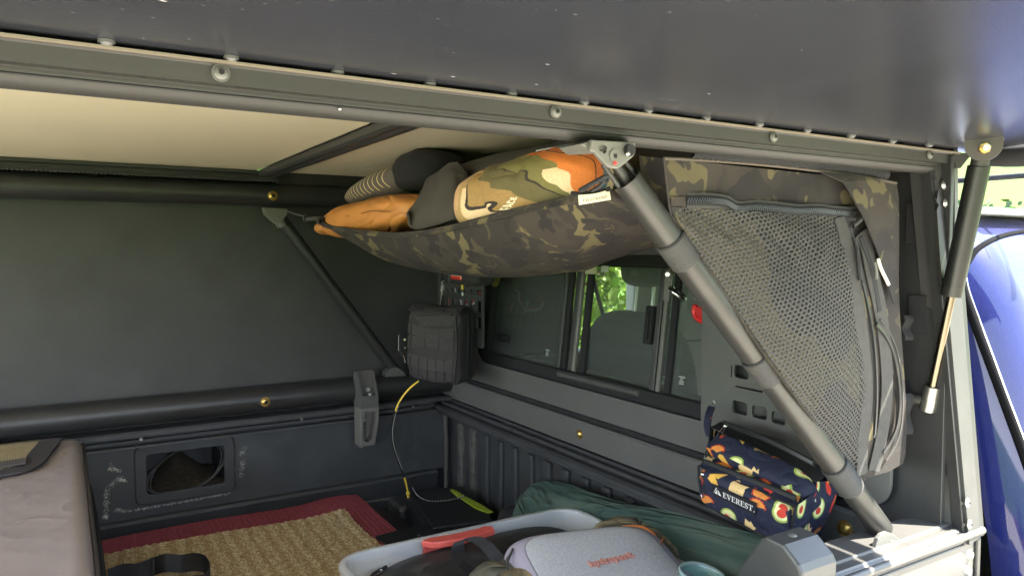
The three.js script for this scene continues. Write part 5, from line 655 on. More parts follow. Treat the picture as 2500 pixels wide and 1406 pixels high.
{
  const p = thing('food_print_pouch', 'small navy zip pouch printed with tacos, avocados and chillies hanging on the front wall', 'pouch');
  const pm = mat('navy food-print cloth', null, 0.75, { map: navyTex, bumpMap: rep(wrinkle, 0.10), bumpScale: 0.0015 });
  const surf = (c, nu = 40, nv = 30, bulge = 0, nrm = V(-1, 0, 0)) => { // bilinear cloth panel, uv in metres
    const w = c[0].distanceTo(c[1]), h = c[0].distanceTo(c[3]); return shell(nu, nv, (u, v) => { const q = c[3].clone().lerp(c[2], u).lerp(c[0].clone().lerp(c[1], u), v); return q.addScaledVector(nrm, bulge * Math.sin(Math.PI * u) * Math.sin(Math.PI * v) + 0.002 * (fbm(u * 6, v * 6, 19, 3) - 0.5)); }, 0.0015, w, h); };
  // rear compartment (against the wall) and front pocket, measured off the photograph
  const X1 = 0.752, X2 = 0.700, XB = 0.815;
  const rTL = onX(1736, 1042, X1), rTR = onX(1996, 1176, X1 - 0.004), rBL = onX(1732, 1112, X1 - 0.030), rBR = onX(1956, 1214, X1 - 0.030);
  const tTL = onX(1762, 1030, XB), tTR = onX(2030, 1150, XB);
  const soft = (c, depth, e, s) => { // a stuffed cloth block whose front face is the measured panel c (corners TL, TR, BR, BL)
    const ctr = c[0].clone().add(c[1]).add(c[2]).add(c[3]).multiplyScalar(0.25), X = c[1].clone().sub(c[0]).add(c[2].clone().sub(c[3])).multiplyScalar(0.5), Y0 = c[0].clone().sub(c[3]).add(c[1].clone().sub(c[2])).multiplyScalar(0.5), w = X.length(), h = Y0.length(); X.normalize(); const Zv = X.clone().cross(Y0).normalize(), Yv = Zv.clone().cross(X);
    const g = sizeUV(pillow(w / 2 * 1.03, h / 2 * 1.06, depth / 2, e, e, (x, y, z) => 0.007 * (fbm(x * 30 + s, y * 30 + z * 20, s, 3) - 0.5), 80, 50)); g.applyMatrix4(new THREE.Matrix4().makeBasis(X, Yv, Zv)); const o = ctr.addScaledVector(Zv, -depth / 2 + 0.012); return g.translate(o.x, o.y, o.z); };
  mk('rear_panel', soft([rTL, rTR, rBR, rBL], 0.06, 0.5, 3), pm, p);
  mk('top_panel', surf([tTL, tTR, rTR, rTL], 30, 10, 0.006, V(-0.3, 1, 0)), mat('black pouch top', [0.022, 0.022, 0.026], 0.8), p);
  const fTL = onX(1706, 1138, X2), fTR = onX(1944, 1236, X2), fBR = onX(1926, 1336, X2 + 0.012), fBL = onX(1722, 1222, X2 + 0.012);
  mk('pocket_top', surf([rBL, rBR, fTR, fTL], 30, 12, 0.004, V(-0.3, 1, 0)), pm, p);
  mk('front_pocket', soft([fTL, fTR, fBR, fBL], 0.05, 0.42, 7), pm, p);
  const eB = onX(2052, 1196, XB), eBB = onX(1985, 1330, XB);
  mk('end_panel', surf([rTR, tTR.clone().add(V(0.01, -0.01, 0.012)), eBB.clone().add(V(0, 0.02, 0.01)), onX(1960, 1338, X1)], 20, 20, 0.010, V(0, 0, 1)), pm, p);
  mk('pocket_end', surf([fTR, rTR.clone().add(V(0, -0.012, 0)), onX(1962, 1338, X1), fBR], 16, 16, 0.003, V(0, 0, 1)), pm, p);
  mk('belt_wing', surf([onX(2010, 1190, 0.80), onX(2052, 1192, 0.815), onX(1990, 1345, 0.81), onX(1960, 1335, 0.80)], 16, 16, 0.006, V(-0.4, 0, 0.9)), pm, p);
  mk('pouch_base', surf([fBL, fBR, eBB, onX(1790, 1262, XB)], 16, 10, 0.004, V(0, -1, 0)), pm, p);
  mk('pouch_back', surf([tTL, tTR, eBB, onX(1790, 1262, XB)], 6, 6), pm, p);
  mk('left_end', surf([tTL, rTL, fBL, onX(1775, 1250, XB)], 10, 10, 0.004, V(0, 0, -1)), pm, p);
  const piping = (pts, r = 0.0017) => mk('piping', tube(pts, r, 40, 8), M.rubber, p);
  piping([fTL, fTL.clone().lerp(fTR, 0.5).add(V(-0.001, 0, 0)), fTR]); piping([fTR, fTR.clone().lerp(fBR, 0.5).add(V(-0.004, 0, 0.002)), fBR]); piping([fTL, fTL.clone().lerp(fBL, 0.5).add(V(-0.004, 0, 0)), fBL, fBL.clone().lerp(fBR, 0.5).add(V(-0.004, -0.002, 0)), fBR]);
  piping([rTL.clone().add(V(-0.001, 0, 0)), onX(1733, 1075, X1 - 0.016), rBL, rBL.clone().lerp(rBR, 0.6).add(V(-0.002, -0.002, 0)), rBR.clone().add(V(0, -0.002, 0))]);
  // zips: dark tape with fine metal teeth
  const zip2 = (pts, w) => { const c = new THREE.CatmullRomCurve3(pts, false, 'centripetal'); const z = mk('zip', ribbon(pts, w, 0.001, () => V(-0.35, 0.93, 0).normalize(), 50), M.rubber, p); const L = c.getLength(), gs = []; for (let d = 0.001; d < L; d += 0.0017) { const q = c.getPoint(d / L), t = c.getTangent(d / L); gs.push(new THREE.BoxGeometry(0.0009, 0.0042, 0.0010).applyQuaternion(new THREE.Quaternion().setFromUnitVectors(V(1, 0, 0), t)).translate(q.x - 0.0012, q.y + 0.0006, q.z)); } mk('zip_teeth', gs, mat('dark metal teeth', [0.12, 0.12, 0.125], 0.3, { metalness: 0.7 }), z).userData.kind = 'stuff'; };
  zip2([onX(1770, 1048, 0.775), onX(1860, 1082, 0.77), onX(1935, 1118, 0.765), onX(1990, 1148, 0.762)].map((q) => q.add(V(-0.002, 0.008, 0))), 0.010);
  zip2([onX(1905, 1214, X1 - 0.024), onX(1940, 1208, X1 - 0.022), onX(1968, 1198, X1 - 0.012), onX(1986, 1188, X1 - 0.002)].map((q) => q.add(V(-0.003, 0, 0.002))), 0.011);
  zip2([fTL.clone().lerp(fTR, 0.03), fTL.clone().lerp(fTR, 0.5), fTL.clone().lerp(fTR, 0.97)].map((q) => q.add(V(0.006, 0.006, 0))), 0.010);
  // loop it hangs by, zip pulls
  mk('hang_loop', shell(24, 4, (u, v) => { const c = new THREE.CatmullRomCurve3([onX(1738, 992, 0.79), onX(1730, 1015, 0.775), onX(1727, 1045, 0.765), onX(1735, 1068, 0.762), onX(1742, 1045, 0.768)]).getPoint(u); c.z += (v - 0.5) * 0.013; return c; }, 0.0012, 0.07, 0.013), pm, p);
  mk('loop_thread', tube([onX(1738, 992, 0.79), onX(1744, 984, 0.795), onX(1752, 990, 0.80), onX(1742, 978, 0.80)], 0.0008, 12, 6), M.steel, p);
  const pull = (u0, v0, u1, v1, x) => { const a = onX(u0, v0, x), b = onX(u1, v1, x), d = V(0, 0, 0.0022); return mk('zip_pull', [tube([a.clone().add(d), b.clone().add(d), b.clone().lerp(a, -0.05), b.clone().sub(d), a.clone().sub(d)], 0.0008, 24, 6), new THREE.SphereGeometry(0.0035, 12, 8).translate(a.x, a.y, a.z)], M.chrome, p); };
  pull(1772, 1040, 1742, 1082, 0.738); pull(1734, 1084, 1724, 1118, 0.738); pull(1716, 1158, 1716, 1212, 0.694);
  mk('light_piping', tube([onX(1975, 1172, X1 - 0.006), onX(1988, 1205, X1 - 0.006), onX(1992, 1225, X1 - 0.006)], 0.0008, 16, 6), mat('cream edging', [0.6, 0.55, 0.45], 0.8), p);
  // stitched label on the front pocket
  const lt = canvasTex(512, 128, (g, w, h) => { g.fillStyle = '#14151c'; g.fillRect(0, 0, w, h); g.fillStyle = '#dcdcd6'; g.beginPath(); g.moveTo(14, 96); g.lineTo(52, 26); g.lineTo(64, 26); g.lineTo(64, 96); g.closePath(); g.fill(); g.beginPath(); g.moveTo(74, 40); g.lineTo(112, 96); g.lineTo(74, 96); g.closePath(); g.fill(); g.strokeStyle = '#14151c'; g.lineWidth = 8; g.beginPath(); g.moveTo(20, 100); g.lineTo(66, 30); g.stroke(); g.font = 'bold 78px serif'; g.textBaseline = 'middle'; g.fillText('EVEREST', 128, 70, 350); g.beginPath(); g.arc(494, 92, 6, 0, 7); g.fill(); });
  const at = (s, t) => fBL.clone().lerp(fBR, s).lerp(fTL.clone().lerp(fTR, s), t).add(V(-0.0145 - 0.001 * Math.sin(Math.PI * s) * Math.sin(Math.PI * t), 0, 0));
  mk('woven_label', shell(16, 8, (u, v) => at(lerp(0.24, 0.72, u), lerp(0.50, 0.82, v)), 0.0006), mat('woven label', null, 0.7, { map: lt }), p);
}
// ------------------------------------------------------------------ ring and tag hanging on the rear window, red hook
{
  const k = thing('key_ring', 'steel ring with a grey tag hanging at the rear window beside the pole', 'key ring'); const a = onX(1655, 716, 0.84);
  mk('ring', new THREE.TorusGeometry(0.0135, 0.0042, 12, 36).rotateX(-0.9).rotateY(0.6).translate(a.x, a.y, a.z), M.chrome, k); mk('tag', box(0.003, 0.050, 0.013, 0.0014).rotateX(0.10).translate(...onX(1630, 698, 0.842).toArray()), mat('grey tag', [0.16, 0.15, 0.14], 0.6), k);
  mk('chain', Array.from({ length: 7 }, (_, i) => { const q = onX(1640 - i * 0.7, 672 + i * 6, 0.842); return new THREE.TorusGeometry(0.0022, 0.0006, 6, 14).rotateY(i % 2 ? 1.57 : 0).translate(q.x, q.y, q.z); }), M.steel, k);
  mk('peg', rod(onX(1632, 668, 0.86), onX(1630, 670, 0.835), 0.0035), M.steel, k);
  const r = thing('red_hook', 'red plastic hook showing left of the brace pole below the ring', 'hook'); const R = (u, v) => onX(u, v, 0.835);
  mk('hook_body', tube([R(1700, 745), R(1696, 758), R(1700, 772), R(1712, 782), R(1728, 786), R(1742, 778)], 0.0048, 30, 10).scale(1, 1, 1), mat('red plastic', [0.62, 0.02, 0.02], 0.4), r); mk('hook_base', sizeUV(extr(shapeOf([R(1698, 750), R(1712, 752), R(1730, 784), R(1708, 778)].map((p) => [p.z, p.y])), 0.004, 0.001).applyMatrix4(new THREE.Matrix4().makeBasis(V(0, 0, 1), V(0, 1, 0), V(-1, 0, 0)))).translate(0.838, 0, 0), mat('dark red plastic', [0.5, 0.015, 0.015], 0.45), r);
}

// ================================================================== THINGS ON THE BED FLOOR
const blackPl = mat('black moulded case', null, 0.5, { map: rep(mottled([0.017, 0.018, 0.020], 0.3, 8, 151), 0.2), bumpMap: rep(grain, 0.04), bumpScale: 0.0003 });
// ------------------------------------------------------------------ black case with a lime stripe, second low case
{
  const c = thing('black_case', 'flat black case with a lime green stripe across its lid in the far front corner', 'case');
  const A = V(0.668, 0, -1.60), Bv = V(0.800, 0, -1.575), D = V(0.640, 0, -1.355);
  const ux = Bv.clone().sub(A).normalize(), uz = D.clone().sub(A); const Lz = uz.length(), Lx = A.distanceTo(Bv); const yaw = Math.atan2(-ux.z, ux.x); const ctr = A.clone().addScaledVector(ux, Lx / 2).addScaledVector(uz, 0.5);
  mk('case_body', box(Lx + 0.008, 0.075, Lz, 0.012).translate(0, 0.0375, 0), blackPl, c); mk('lid', box(Lx, 0.012, Lz - 0.008, 0.005).translate(0, 0.079, 0), blackPl, c); mk('latch', box(0.03, 0.022, 0.010, 0.003).translate(0.02, 0.06, Lz / 2 + 0.004), blackPl, c);
  c.position.set(ctr.x, 0.967, ctr.z); c.rotation.y = yaw;
  const st = (pts, name) => mk(name, sizeUV(extr(shapeOf(pts.map(([u, v]) => { const p = onY(u, v, 1.0535); return [p.x, -p.z]; })), 0.0016, 0.0004).rotateX(-Math.PI / 2).translate(-ctr.x, 1.0525 - 0.967, -ctr.z)).rotateY(-yaw), mat('lime plastic strip', [0.36, 0.48, 0.03], 0.45), c);
  st([[1099, 1196], [1106, 1195], [1132, 1209], [1118, 1213]], 'lime_strip'); st([[1124, 1216], [1137, 1213], [1172, 1231], [1203, 1250], [1192, 1252], [1160, 1240]], 'lime_strip');
  const h = thing('black_case', 'low black case lying between the rug and the lime-striped case', 'case');
  mk('case_body', box(0.155, 0.055, 0.30, 0.012), blackPl, h); mk('lid', box(0.135, 0.010, 0.26, 0.004).translate(0, 0.030, 0), blackPl, h); mk('handle', tube([V(-0.03, 0.035, 0.07), V(-0.03, 0.052, 0.075), V(0.03, 0.052, 0.09), V(0.03, 0.035, 0.095)], 0.006, 20, 8), blackPl, h); mk('scratch', box(0.003, 0.0006, 0.006, 0.0002).translate(0.012, 0.0358, 0.05), M.steel, h); mk('buckle', box(0.05, 0.012, 0.03, 0.004).translate(0.02, 0.036, -0.06), blackPl, h);
  h.position.set(0.602, 1.012, -1.27); h.rotation.y = 0.12;
  const ch = thing('ball_chain', 'fine beaded cord looped over the lid of the lime-striped case', 'cord'); const P = [[1016, 1165], [1006, 1185], [1015, 1205], [1035, 1220], [1060, 1224], [1090, 1222], [1115, 1217], [1135, 1211]].map(([u, v], i) => onY(u, v, i < 2 ? 1.062 : 1.0565)); const cv = new THREE.CatmullRomCurve3(P), L = cv.getLength();
  mk('cord', tube(P, 0.0011, 50, 6), M.rubber, ch); const beads = []; for (let d = L * 0.3; d < L; d += 0.006) { const q = cv.getPointAt(d / L); beads.push(new THREE.SphereGeometry(0.0014, 8, 6).translate(q.x, q.y + 0.0006, q.z)); } mk('beads', beads, M.steel, ch).userData.kind = 'stuff';
  const tn = thing('dark_bag', 'small dark cloth bag beside the lime-striped case against the ribbed wall', 'bag'); mk('bag_body', pillow(0.05, 0.05, 0.05, 0.7, 0.7, (x, y, z) => 0.02 * (fbm(x * 30, z * 30 + y * 20, 8, 3) - 0.5)), pouchM, tn); const tp = onY(1255, 1276, 1.06); tn.position.set(tp.x + 0.02, 1.035, tp.z);
}
// ------------------------------------------------------------------ rug: looped tan field, maroon border
{
  const r = thing('rug', 'tan looped rug with maroon border lying on the bed floor', 'rug');
  const x1 = 0.574, z0 = -1.655; const lift = (x, z) => 0.012 * Math.exp(-Math.pow((x - 0.52) / 0.07, 2) - Math.pow((z + 1.62) / 0.1, 2)) + 0.004 * Math.sin(x * 9 + z * 4);
  const base = (x, z) => 1.036 + lift(x, z);
  const BW = 0.062; const edge = (x, z) => Math.min(x1 - x, (z - z0) * 0.62 + 0.0 * x);
  const loop = (x, z, s, f) => 0.55 * Math.abs(Math.sin(x * f + 2.2 * fbm(x * 60, z * 40, s, 2))) * (0.6 + 0.4 * Math.sin(z * f * 1.7 + 3 * fbm(x * 90, z * 50, s + 3, 2))) + 0.45 * fbm(x * 260, z * 260, s + 7, 2);
  const mar = rep(tex(256, 256, (u, v) => { const n = fbm(u * 40, v * 40, 161, 3, 40); return [0.24 + 0.16 * n, 0.04 + 0.035 * n, 0.055 + 0.04 * n]; }, { color: true }), 0.12);
  const tan = rep(tex(512, 512, (u, v) => { const n = fbm(u * 60, v * 60, 171, 3, 60), b = 0.5 + 0.5 * Math.sin(u * Math.PI * 2 * 4 + 1.2 * fbm(u * 6, v * 6, 6, 2, 6)); const m = clamp((n - 0.47 + 0.16 * (b - 0.5)) / 0.16); return [lerp(0.42, 0.76, m), lerp(0.27, 0.66, m), lerp(0.13, 0.40, m)]; }, { color: true }), 0.115);
  const xA = -0.46, zB = -0.80;
  const strip = (xa, xb, za, zb, nu, nv, h, s, f, top) => shell(nu, nv, (u, v) => { const x = lerp(xa, xb, u), z = lerp(zb, za, v); return [x, base(x, z) + h * (top ? 1 : 1) + 0.004 * loop(x, z, s, f), z]; }, 0.006, Math.abs(xb - xa), Math.abs(zb - za));
  mk('maroon_border', [strip(0.0, x1, z0, z0 + 0.098, 260, 60, 0.006, 3, 300), strip(x1 - BW, x1, z0 + 0.098, zB, 40, 200, 0.006, 4, 300), strip(xA, 0.0, z0, z0 + 0.098, 60, 20, 0.006, 3, 300)], mat('maroon pile', null, 1, { map: mar, bumpMap: rep(grain, 0.04), bumpScale: 0.003 }), r);
  const jag = (t) => 0.004 * (hash(Math.floor(t * 110), 3, 1) - 0.5);
  mk('tan_field', shell(300, 300, (u, v) => { const x = lerp(0.0, x1 - BW + jag(v * 0.8), u), z = lerp(zB, z0 + 0.098 + jag(u * 0.6), v); return [x, base(x, z) + 0.011 + 0.0045 * loop(x, z, 9, 190), z]; }, 0.008, x1 - BW, 0.75), mat('tan looped pile', null, 1, { map: tan, bumpMap: rep(grain, 0.04), bumpScale: 0.0015 }), r);
  mk('backing', box(x1 - xA, 0.004, zB - z0, 0.001).translate((x1 + xA) / 2, 1.024, (zB + z0) / 2), M.rubber, r);
  // sleeping deck the rug lies on
  mk('deck_board', boxAt(-0.92, 0.545, 0.99, 1.021, -1.66, -0.50, 0.003), bedPlain, truck);
}
// ------------------------------------------------------------------ black strap on the rug
{
  const s = thing('black_strap', 'loose loop of black webbing lying on the tan rug', 'strap'); const P = (u, v, y) => onY(u, v, y);
  const path = [P(262, 1412, 1.066), P(300, 1398, 1.072), P(335, 1396, 1.070), P(370, 1384, 1.075), P(405, 1374, 1.085), P(440, 1376, 1.080), P(475, 1372, 1.085), P(500, 1380, 1.085), P(510, 1400, 1.075), P(500, 1420, 1.066), P(470, 1428, 1.064)];
  mk('webbing', ribbon(path, 0.030, 0.0016, (t) => V(0, 1, -0.25 + 0.3 * Math.sin(t * 9)).normalize(), 120), mat('black strap webbing', null, 0.5, { map: rep(mottled([0.02, 0.02, 0.023], 0.2, 16, 181), 0.05), bumpMap: rep(weave, 0.012), bumpScale: 0.0005 }), s);
  const k = P(372, 1386, 1.075); mk('stitched_fold', box(0.004, 0.030, 0.005, 0.001).rotateY(0.2).translate(k.x, k.y, k.z + 0.002), webM, s);
}
// ------------------------------------------------------------------ grey cooler bag at the left
{
  const c = thing('cooler_bag', 'grey vinyl cooler bag with a mesh pocket in its lid at the left', 'cooler bag');
  const y = 1.268, zf = -1.60, xr = 0.020; const vinyl = mat('grey shiny vinyl', null, 0.34, { map: rep(mottled([0.33, 0.285, 0.285], 0.07, 6, 191), 0.3), bumpMap: rep(wrinkle, 0.3), bumpScale: 0.0011, clearcoat: 0.3, clearcoatRoughness: 0.3 });
  const top = (u, v) => { const x = lerp(-0.46, xr, u), z = lerp(-0.55, zf, v); const e = clamp((xr - x) / 0.022), f = clamp((z - zf) / 0.022); const dz = 0.016 * (1 - Math.sqrt(1 - Math.pow(1 - e, 2))) + 0.014 * (1 - Math.sqrt(1 - Math.pow(1 - f, 2))); const w = 0.0016 * fbm(x * 14 + z * 20, z * 8, 71, 3) * (1 - e * 0.6); return [x, y - dz + w + 0.003 * Math.sin(Math.PI * u), z]; };
  mk('lid', shell(120, 100, top, 0.004, 0.48, 1), vinyl, c);
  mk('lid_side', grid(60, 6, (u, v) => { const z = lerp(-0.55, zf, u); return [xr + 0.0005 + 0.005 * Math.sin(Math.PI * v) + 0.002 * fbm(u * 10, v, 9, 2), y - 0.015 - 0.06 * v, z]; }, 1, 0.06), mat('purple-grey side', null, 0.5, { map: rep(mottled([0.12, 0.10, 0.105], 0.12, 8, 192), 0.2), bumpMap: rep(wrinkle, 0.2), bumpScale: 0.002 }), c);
  mk('piping', [tube([V(xr + 0.003, y - 0.013, -0.55), V(xr + 0.003, y - 0.014, -1.0), V(xr + 0.001, y - 0.014, zf)], 0.0028, 40, 8)], mat('dark grey piping', [0.05, 0.045, 0.048], 0.5), c);
  mk('zip_ridge', [tube([V(xr + 0.008, y - 0.075, -0.55), V(xr + 0.008, y - 0.075, zf + 0.1), V(xr, y - 0.075, zf)], 0.004, 40, 8), tube([V(xr + 0.011, y - 0.085, -0.55), V(xr + 0.011, y - 0.085, zf + 0.16), V(xr + 0.002, y - 0.085, zf + 0.06)], 0.003, 40, 8)], M.rubber, c);
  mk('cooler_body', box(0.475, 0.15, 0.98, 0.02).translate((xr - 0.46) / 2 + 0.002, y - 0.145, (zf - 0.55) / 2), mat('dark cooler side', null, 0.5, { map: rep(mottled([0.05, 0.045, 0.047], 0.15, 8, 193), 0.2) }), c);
  // mesh pocket: dark binding, tan net over a pale lining, webbing pull
  const bnd = [[-40, 1166], [0, 1158], [40, 1150], [70, 1138], [88, 1120], [100, 1104], [112, 1090], [124, 1074]].map(([u, v]) => onY(u, v, y + 0.006));
  mk('pocket_binding', ribbon(bnd, 0.034, 0.003, (t, cv) => { const g = cv.getTangent(t); return V(-g.z, 0, g.x).normalize(); }, 60), mat('dark binding', null, 0.7, { map: rep(mottled([0.04, 0.035, 0.038], 0.15, 8, 194), 0.1) }), c);
  const netA = tex(64, 64, (u, v) => { const d = Math.max(Math.abs(((u + v) % 0.5) * 2 - 0.5), Math.abs(((u - v + 2) % 0.5) * 2 - 0.5)); return d > 0.33 ? 1 : 0; });
  const fan = (o) => grid(30, 16, (u, v) => { const p = bnd[0].clone(); const cv = new THREE.CatmullRomCurve3(bnd); const q = cv.getPoint(u); const far = V(lerp(-0.30, -0.06, u), y, zf + 0.02); const r = q.clone().lerp(far, v); r.y = y + o; return r; }, 0.3, 0.3);
  mk('pocket_lining', fan(0.0045), mat('tan pocket lining', null, 0.95, { map: rep(mottled([0.50, 0.42, 0.26], 0.3, 8, 195), 0.15) }), c);
  mk('net', fan(0.0075), mat('tan net', [0.28, 0.22, 0.12], 0.9, { alphaMap: rep(netA, 0.02), alphaTest: 0.5 }), c);
  const pa = onY(-10, 1137, y + 0.011), pb = onY(62, 1126, y + 0.011); mk('pocket_pull', ribbon([pa, pb], 0.036, 0.002, () => V(0, 0, 1), 8), mat('grey-brown webbing', [0.07, 0.06, 0.058], 0.8), c);
}
// ------------------------------------------------------------------ clear bin with red handles, and what lies in it
{
  const b = thing('storage_bin', 'clear plastic storage bin with a red handle in the foreground', 'storage bin');
  const cl = new THREE.MeshPhysicalMaterial({ color: lin(0.86, 0.88, 0.87), roughness: 0.28, transmission: 0.55, thickness: 0, ior: 1.45, side: THREE.DoubleSide }); cl.name = 'clear frosted plastic';
  const x0 = 0.335, x1 = 0.750, z0 = -1.045, z1 = -0.70, y = 1.168, R = 0.045;
  const ring = (e, yy, n = 96) => { const s = rrect(x0 - e, x1 + e, z0 - e, z1 + e, R + e).getPoints(16); return s.map((p) => V(p.x, yy, p.y)); };
  const lay = [[0.010, y - 0.014], [0.012, y - 0.004], [0.009, y], [0.001, y + 0.0005], [-0.001, y - 0.003], [-0.004, y - 0.05], [-0.012, y - 0.155]];
  const rs = lay.map(([e, yy]) => ring(e, yy)); const N = rs[0].length;
  mk('bin_wall', grid(N - 1, lay.length - 1, (u, v) => rs[Math.round(v * (lay.length - 1))][Math.round(u * (N - 1))], 1.5, 0.2), cl, b);
  mk('bin_base', boxAt(x0 + 0.01, x1 - 0.01, y - 0.158, y - 0.154, z0 + 0.01, z1 - 0.01, 0.001), cl, b);
  const red = mat('translucent red handle', [0.72, 0.12, 0.09], 0.4);
  const hp = [[1034, 1322], [1046, 1316], [1060, 1314], [1100, 1308], [1172, 1292], [1182, 1287], [1200, 1288], [1204, 1294], [1190, 1299], [1130, 1316], [1075, 1325], [1052, 1326]].map(([u, v]) => onY(u, v, y + 0.004));
  mk('handle', sizeUV(extr(shapeOf(hp.map((p) => [p.x, -p.z])), 0.006, 0.002).rotateX(-Math.PI / 2).translate(0, y - 0.002, 0)), red, b);
  const ht = new THREE.MeshPhysicalMaterial({ color: lin(0.80, 0.16, 0.13), roughness: 0.4, transmission: 0.4, thickness: 0, side: THREE.DoubleSide }); ht.name = 'red handle skirt';
  mk('handle_skirt', boxAt(hp[0].x + 0.004, hp[7].x - 0.002, y - 0.034, y - 0.001, z0 + 0.006, z0 + 0.009, 0.001), ht, b);
  // black zip case in the bin
  const k = thing('zip_case', 'dusty black zip case with a strap lying in the clear bin', 'case'); const dusty2 = mat('dusty black vinyl', null, 0.55, { map: rep(tex(512, 512, (u, v) => { const n = fbm(u * 6, v * 6, 201, 6, 6), s = clamp((n - 0.50) / 0.22) * (0.55 + 0.45 * hash(u * 512 | 0, v * 512 | 0, 3)); return [lerp(0.030, 0.20, s), lerp(0.030, 0.195, s), lerp(0.029, 0.18, s)]; }, { color: true }), 0.35), bumpMap: rep(wrinkle, 0.3), bumpScale: 0.002 });
  const tp = [onY(902, 1384, 1.150), onY(930, 1376, 1.153), onY(1240, 1338, 1.156), onY(1366, 1272, 1.160), onY(1404, 1284, 1.158)];
  mk('case_top', shell(40, 20, (u, v) => { const x = lerp(0.365, 0.715, u), z = lerp(z0 + 0.012 + 0.03 * Math.pow(Math.abs(u - 0.5) * 2, 6), -0.74, v); return [x, 1.150 + 0.012 * u + 0.006 * Math.sin(Math.PI * u) - 0.012 * Math.pow(Math.abs(v - 0.5) * 2, 5) - 0.02 * Math.pow(Math.abs(u - 0.5) * 2, 10), z]; }, 0.004, 0.35, 0.3), dusty2, k);
  mk('case_body', box(0.335, 0.10, 0.27, 0.02).translate(0.54, 1.087, -0.885), dusty2, k);
  mk('zip_rim', [0.0, 0.007].map((d) => tube([V(0.366, 1.132 + d, -0.76), V(0.360, 1.134 + d, -0.95), V(0.372, 1.137 + d, -1.012), V(0.40, 1.140 + d, -1.025)], 0.0026, 40, 8)), M.rubber, k);
  const Y = (u, v, yy) => onY(u, v, yy);
  mk('carry_strap', ribbon([Y(1120, 1350, 1.16), Y(1118, 1330, 1.175), Y(1130, 1318, 1.182), Y(1160, 1316, 1.185), Y(1185, 1330, 1.182), Y(1205, 1352, 1.174), Y(1222, 1372, 1.166), Y(1250, 1400, 1.164)], 0.020, 0.002, (t) => V(0.75, 0.35, 0.5).normalize(), 70), mat('black carry strap', [0.017, 0.017, 0.019], 0.7), k);
  mk('carry_strap', ribbon([Y(1100, 1355, 1.162), Y(1120, 1372, 1.163), Y(1160, 1402, 1.164)], 0.020, 0.002, () => V(0.85, 0.05, -0.5).normalize(), 30), mat('black carry strap', [0.017, 0.017, 0.019], 0.7), k);
  mk('dust_speck', [[934, 1372], [950, 1378], [930, 1398]].map(([u, v]) => { const p = Y(u, v, 1.1535); return new THREE.SphereGeometry(0.002, 8, 6).scale(1, 0.4, 1).translate(p.x, p.y + 0.004, p.z); }), mat('pale crumb', [0.4, 0.4, 0.37], 0.9), k).userData.kind = 'stuff';
  // tan cinch sack with grey cord
  const t = thing('cinch_sack', 'tan and olive cloth sack bunched up left of the speaker', 'sack'); const sm2 = mat('tan nylon', null, 0.7, { map: rep(tex(256, 256, (u, v) => { const n = fbm(u * 4, v * 4, 211, 4, 4); return n > 0.55 ? [0.33, 0.25, 0.12] : n > 0.45 ? [0.25, 0.19, 0.10] : [0.13, 0.12, 0.085]; }, { color: true }), 0.2), bumpMap: rep(wrinkle, 0.10), bumpScale: 0.004 });
  const s0 = Y(1200, 1392, 1.18); mk('sack_body', pillow(0.07, 0.04, 0.07, 0.8, 0.8, (x, y2, z) => 0.022 * (fbm(x * 22, z * 22 + y2 * 15, 15, 3) - 0.5), 60, 36).translate(s0.x + 0.02, 1.155, s0.z + 0.03), sm2, t);
  mk('sack_mouth', shell(24, 8, (u, v) => { const c = new THREE.CatmullRomCurve3([Y(1228, 1402, 1.18), Y(1232, 1372, 1.19), Y(1246, 1348, 1.198), Y(1262, 1330, 1.203), Y(1268, 1336, 1.198), Y(1258, 1362, 1.185), Y(1250, 1395, 1.175)]).getPoint(u); c.y -= 0.012 * v; c.x += 0.004 * v; return c; }, 0.0015, 0.2, 0.02), mat('olive grey cloth', null, 0.85, { map: rep(mottled([0.13, 0.13, 0.105], 0.25, 8, 213), 0.05) }), t);
  mk('drawcord', tube([Y(1252, 1340, 1.203), Y(1240, 1372, 1.196), Y(1240, 1410, 1.19)], 0.0018, 20, 6), M.coatGrey, t);
  // camo sack with orange straps behind the speaker
  const w = thing('camo_sack', 'tan camouflage sack with bright orange straps right of the speaker', 'sack'); const w0 = Y(1590, 1340, 1.16);
  mk('sack_body', pillow(0.075, 0.032, 0.085, 0.7, 0.7, (x, y2, z) => 0.018 * (fbm(x * 20, z * 20, 25, 3) - 0.5), 60, 36).translate(w0.x + 0.005, 1.152, w0.z - 0.03), mat('tan camouflage nylon', null, 0.75, { map: rep(tex(256, 256, (u, v) => { const n = fbm(u * 5, v * 5, 221, 4, 5); return n > 0.54 ? [0.40, 0.33, 0.19] : n > 0.47 ? [0.26, 0.21, 0.12] : [0.14, 0.125, 0.08]; }, { color: true }), 0.16), bumpMap: rep(wrinkle, 0.09), bumpScale: 0.004 }), w);
  const om = mat('orange webbing', [0.75, 0.24, 0.07], 0.7); mk('orange_strap', ribbon([Y(1520, 1288, 1.196), Y(1560, 1287, 1.199), Y(1590, 1299, 1.199), Y(1606, 1316, 1.194), Y(1614, 1338, 1.186)], 0.010, 0.002, () => V(0.5, 0.3, -0.8).normalize(), 40), om, w); mk('orange_strap', ribbon([Y(1616, 1316, 1.192), Y(1606, 1338, 1.196), Y(1598, 1352, 1.196)], 0.012, 0.002, () => V(0.9, 0.2, -0.3).normalize(), 20), om, w);
  // lavender speaker
  const sp = thing('portable_speaker', 'lavender rounded hard-shell speaker with pale grey speckled cloth top and coral lettering', 'speaker');
  const corner = [[1234, 1400], [1290, 1326], [1480, 1282], [1562, 1290], [1650, 1378]].map(([u, v]) => Y(u, v, 1.20));
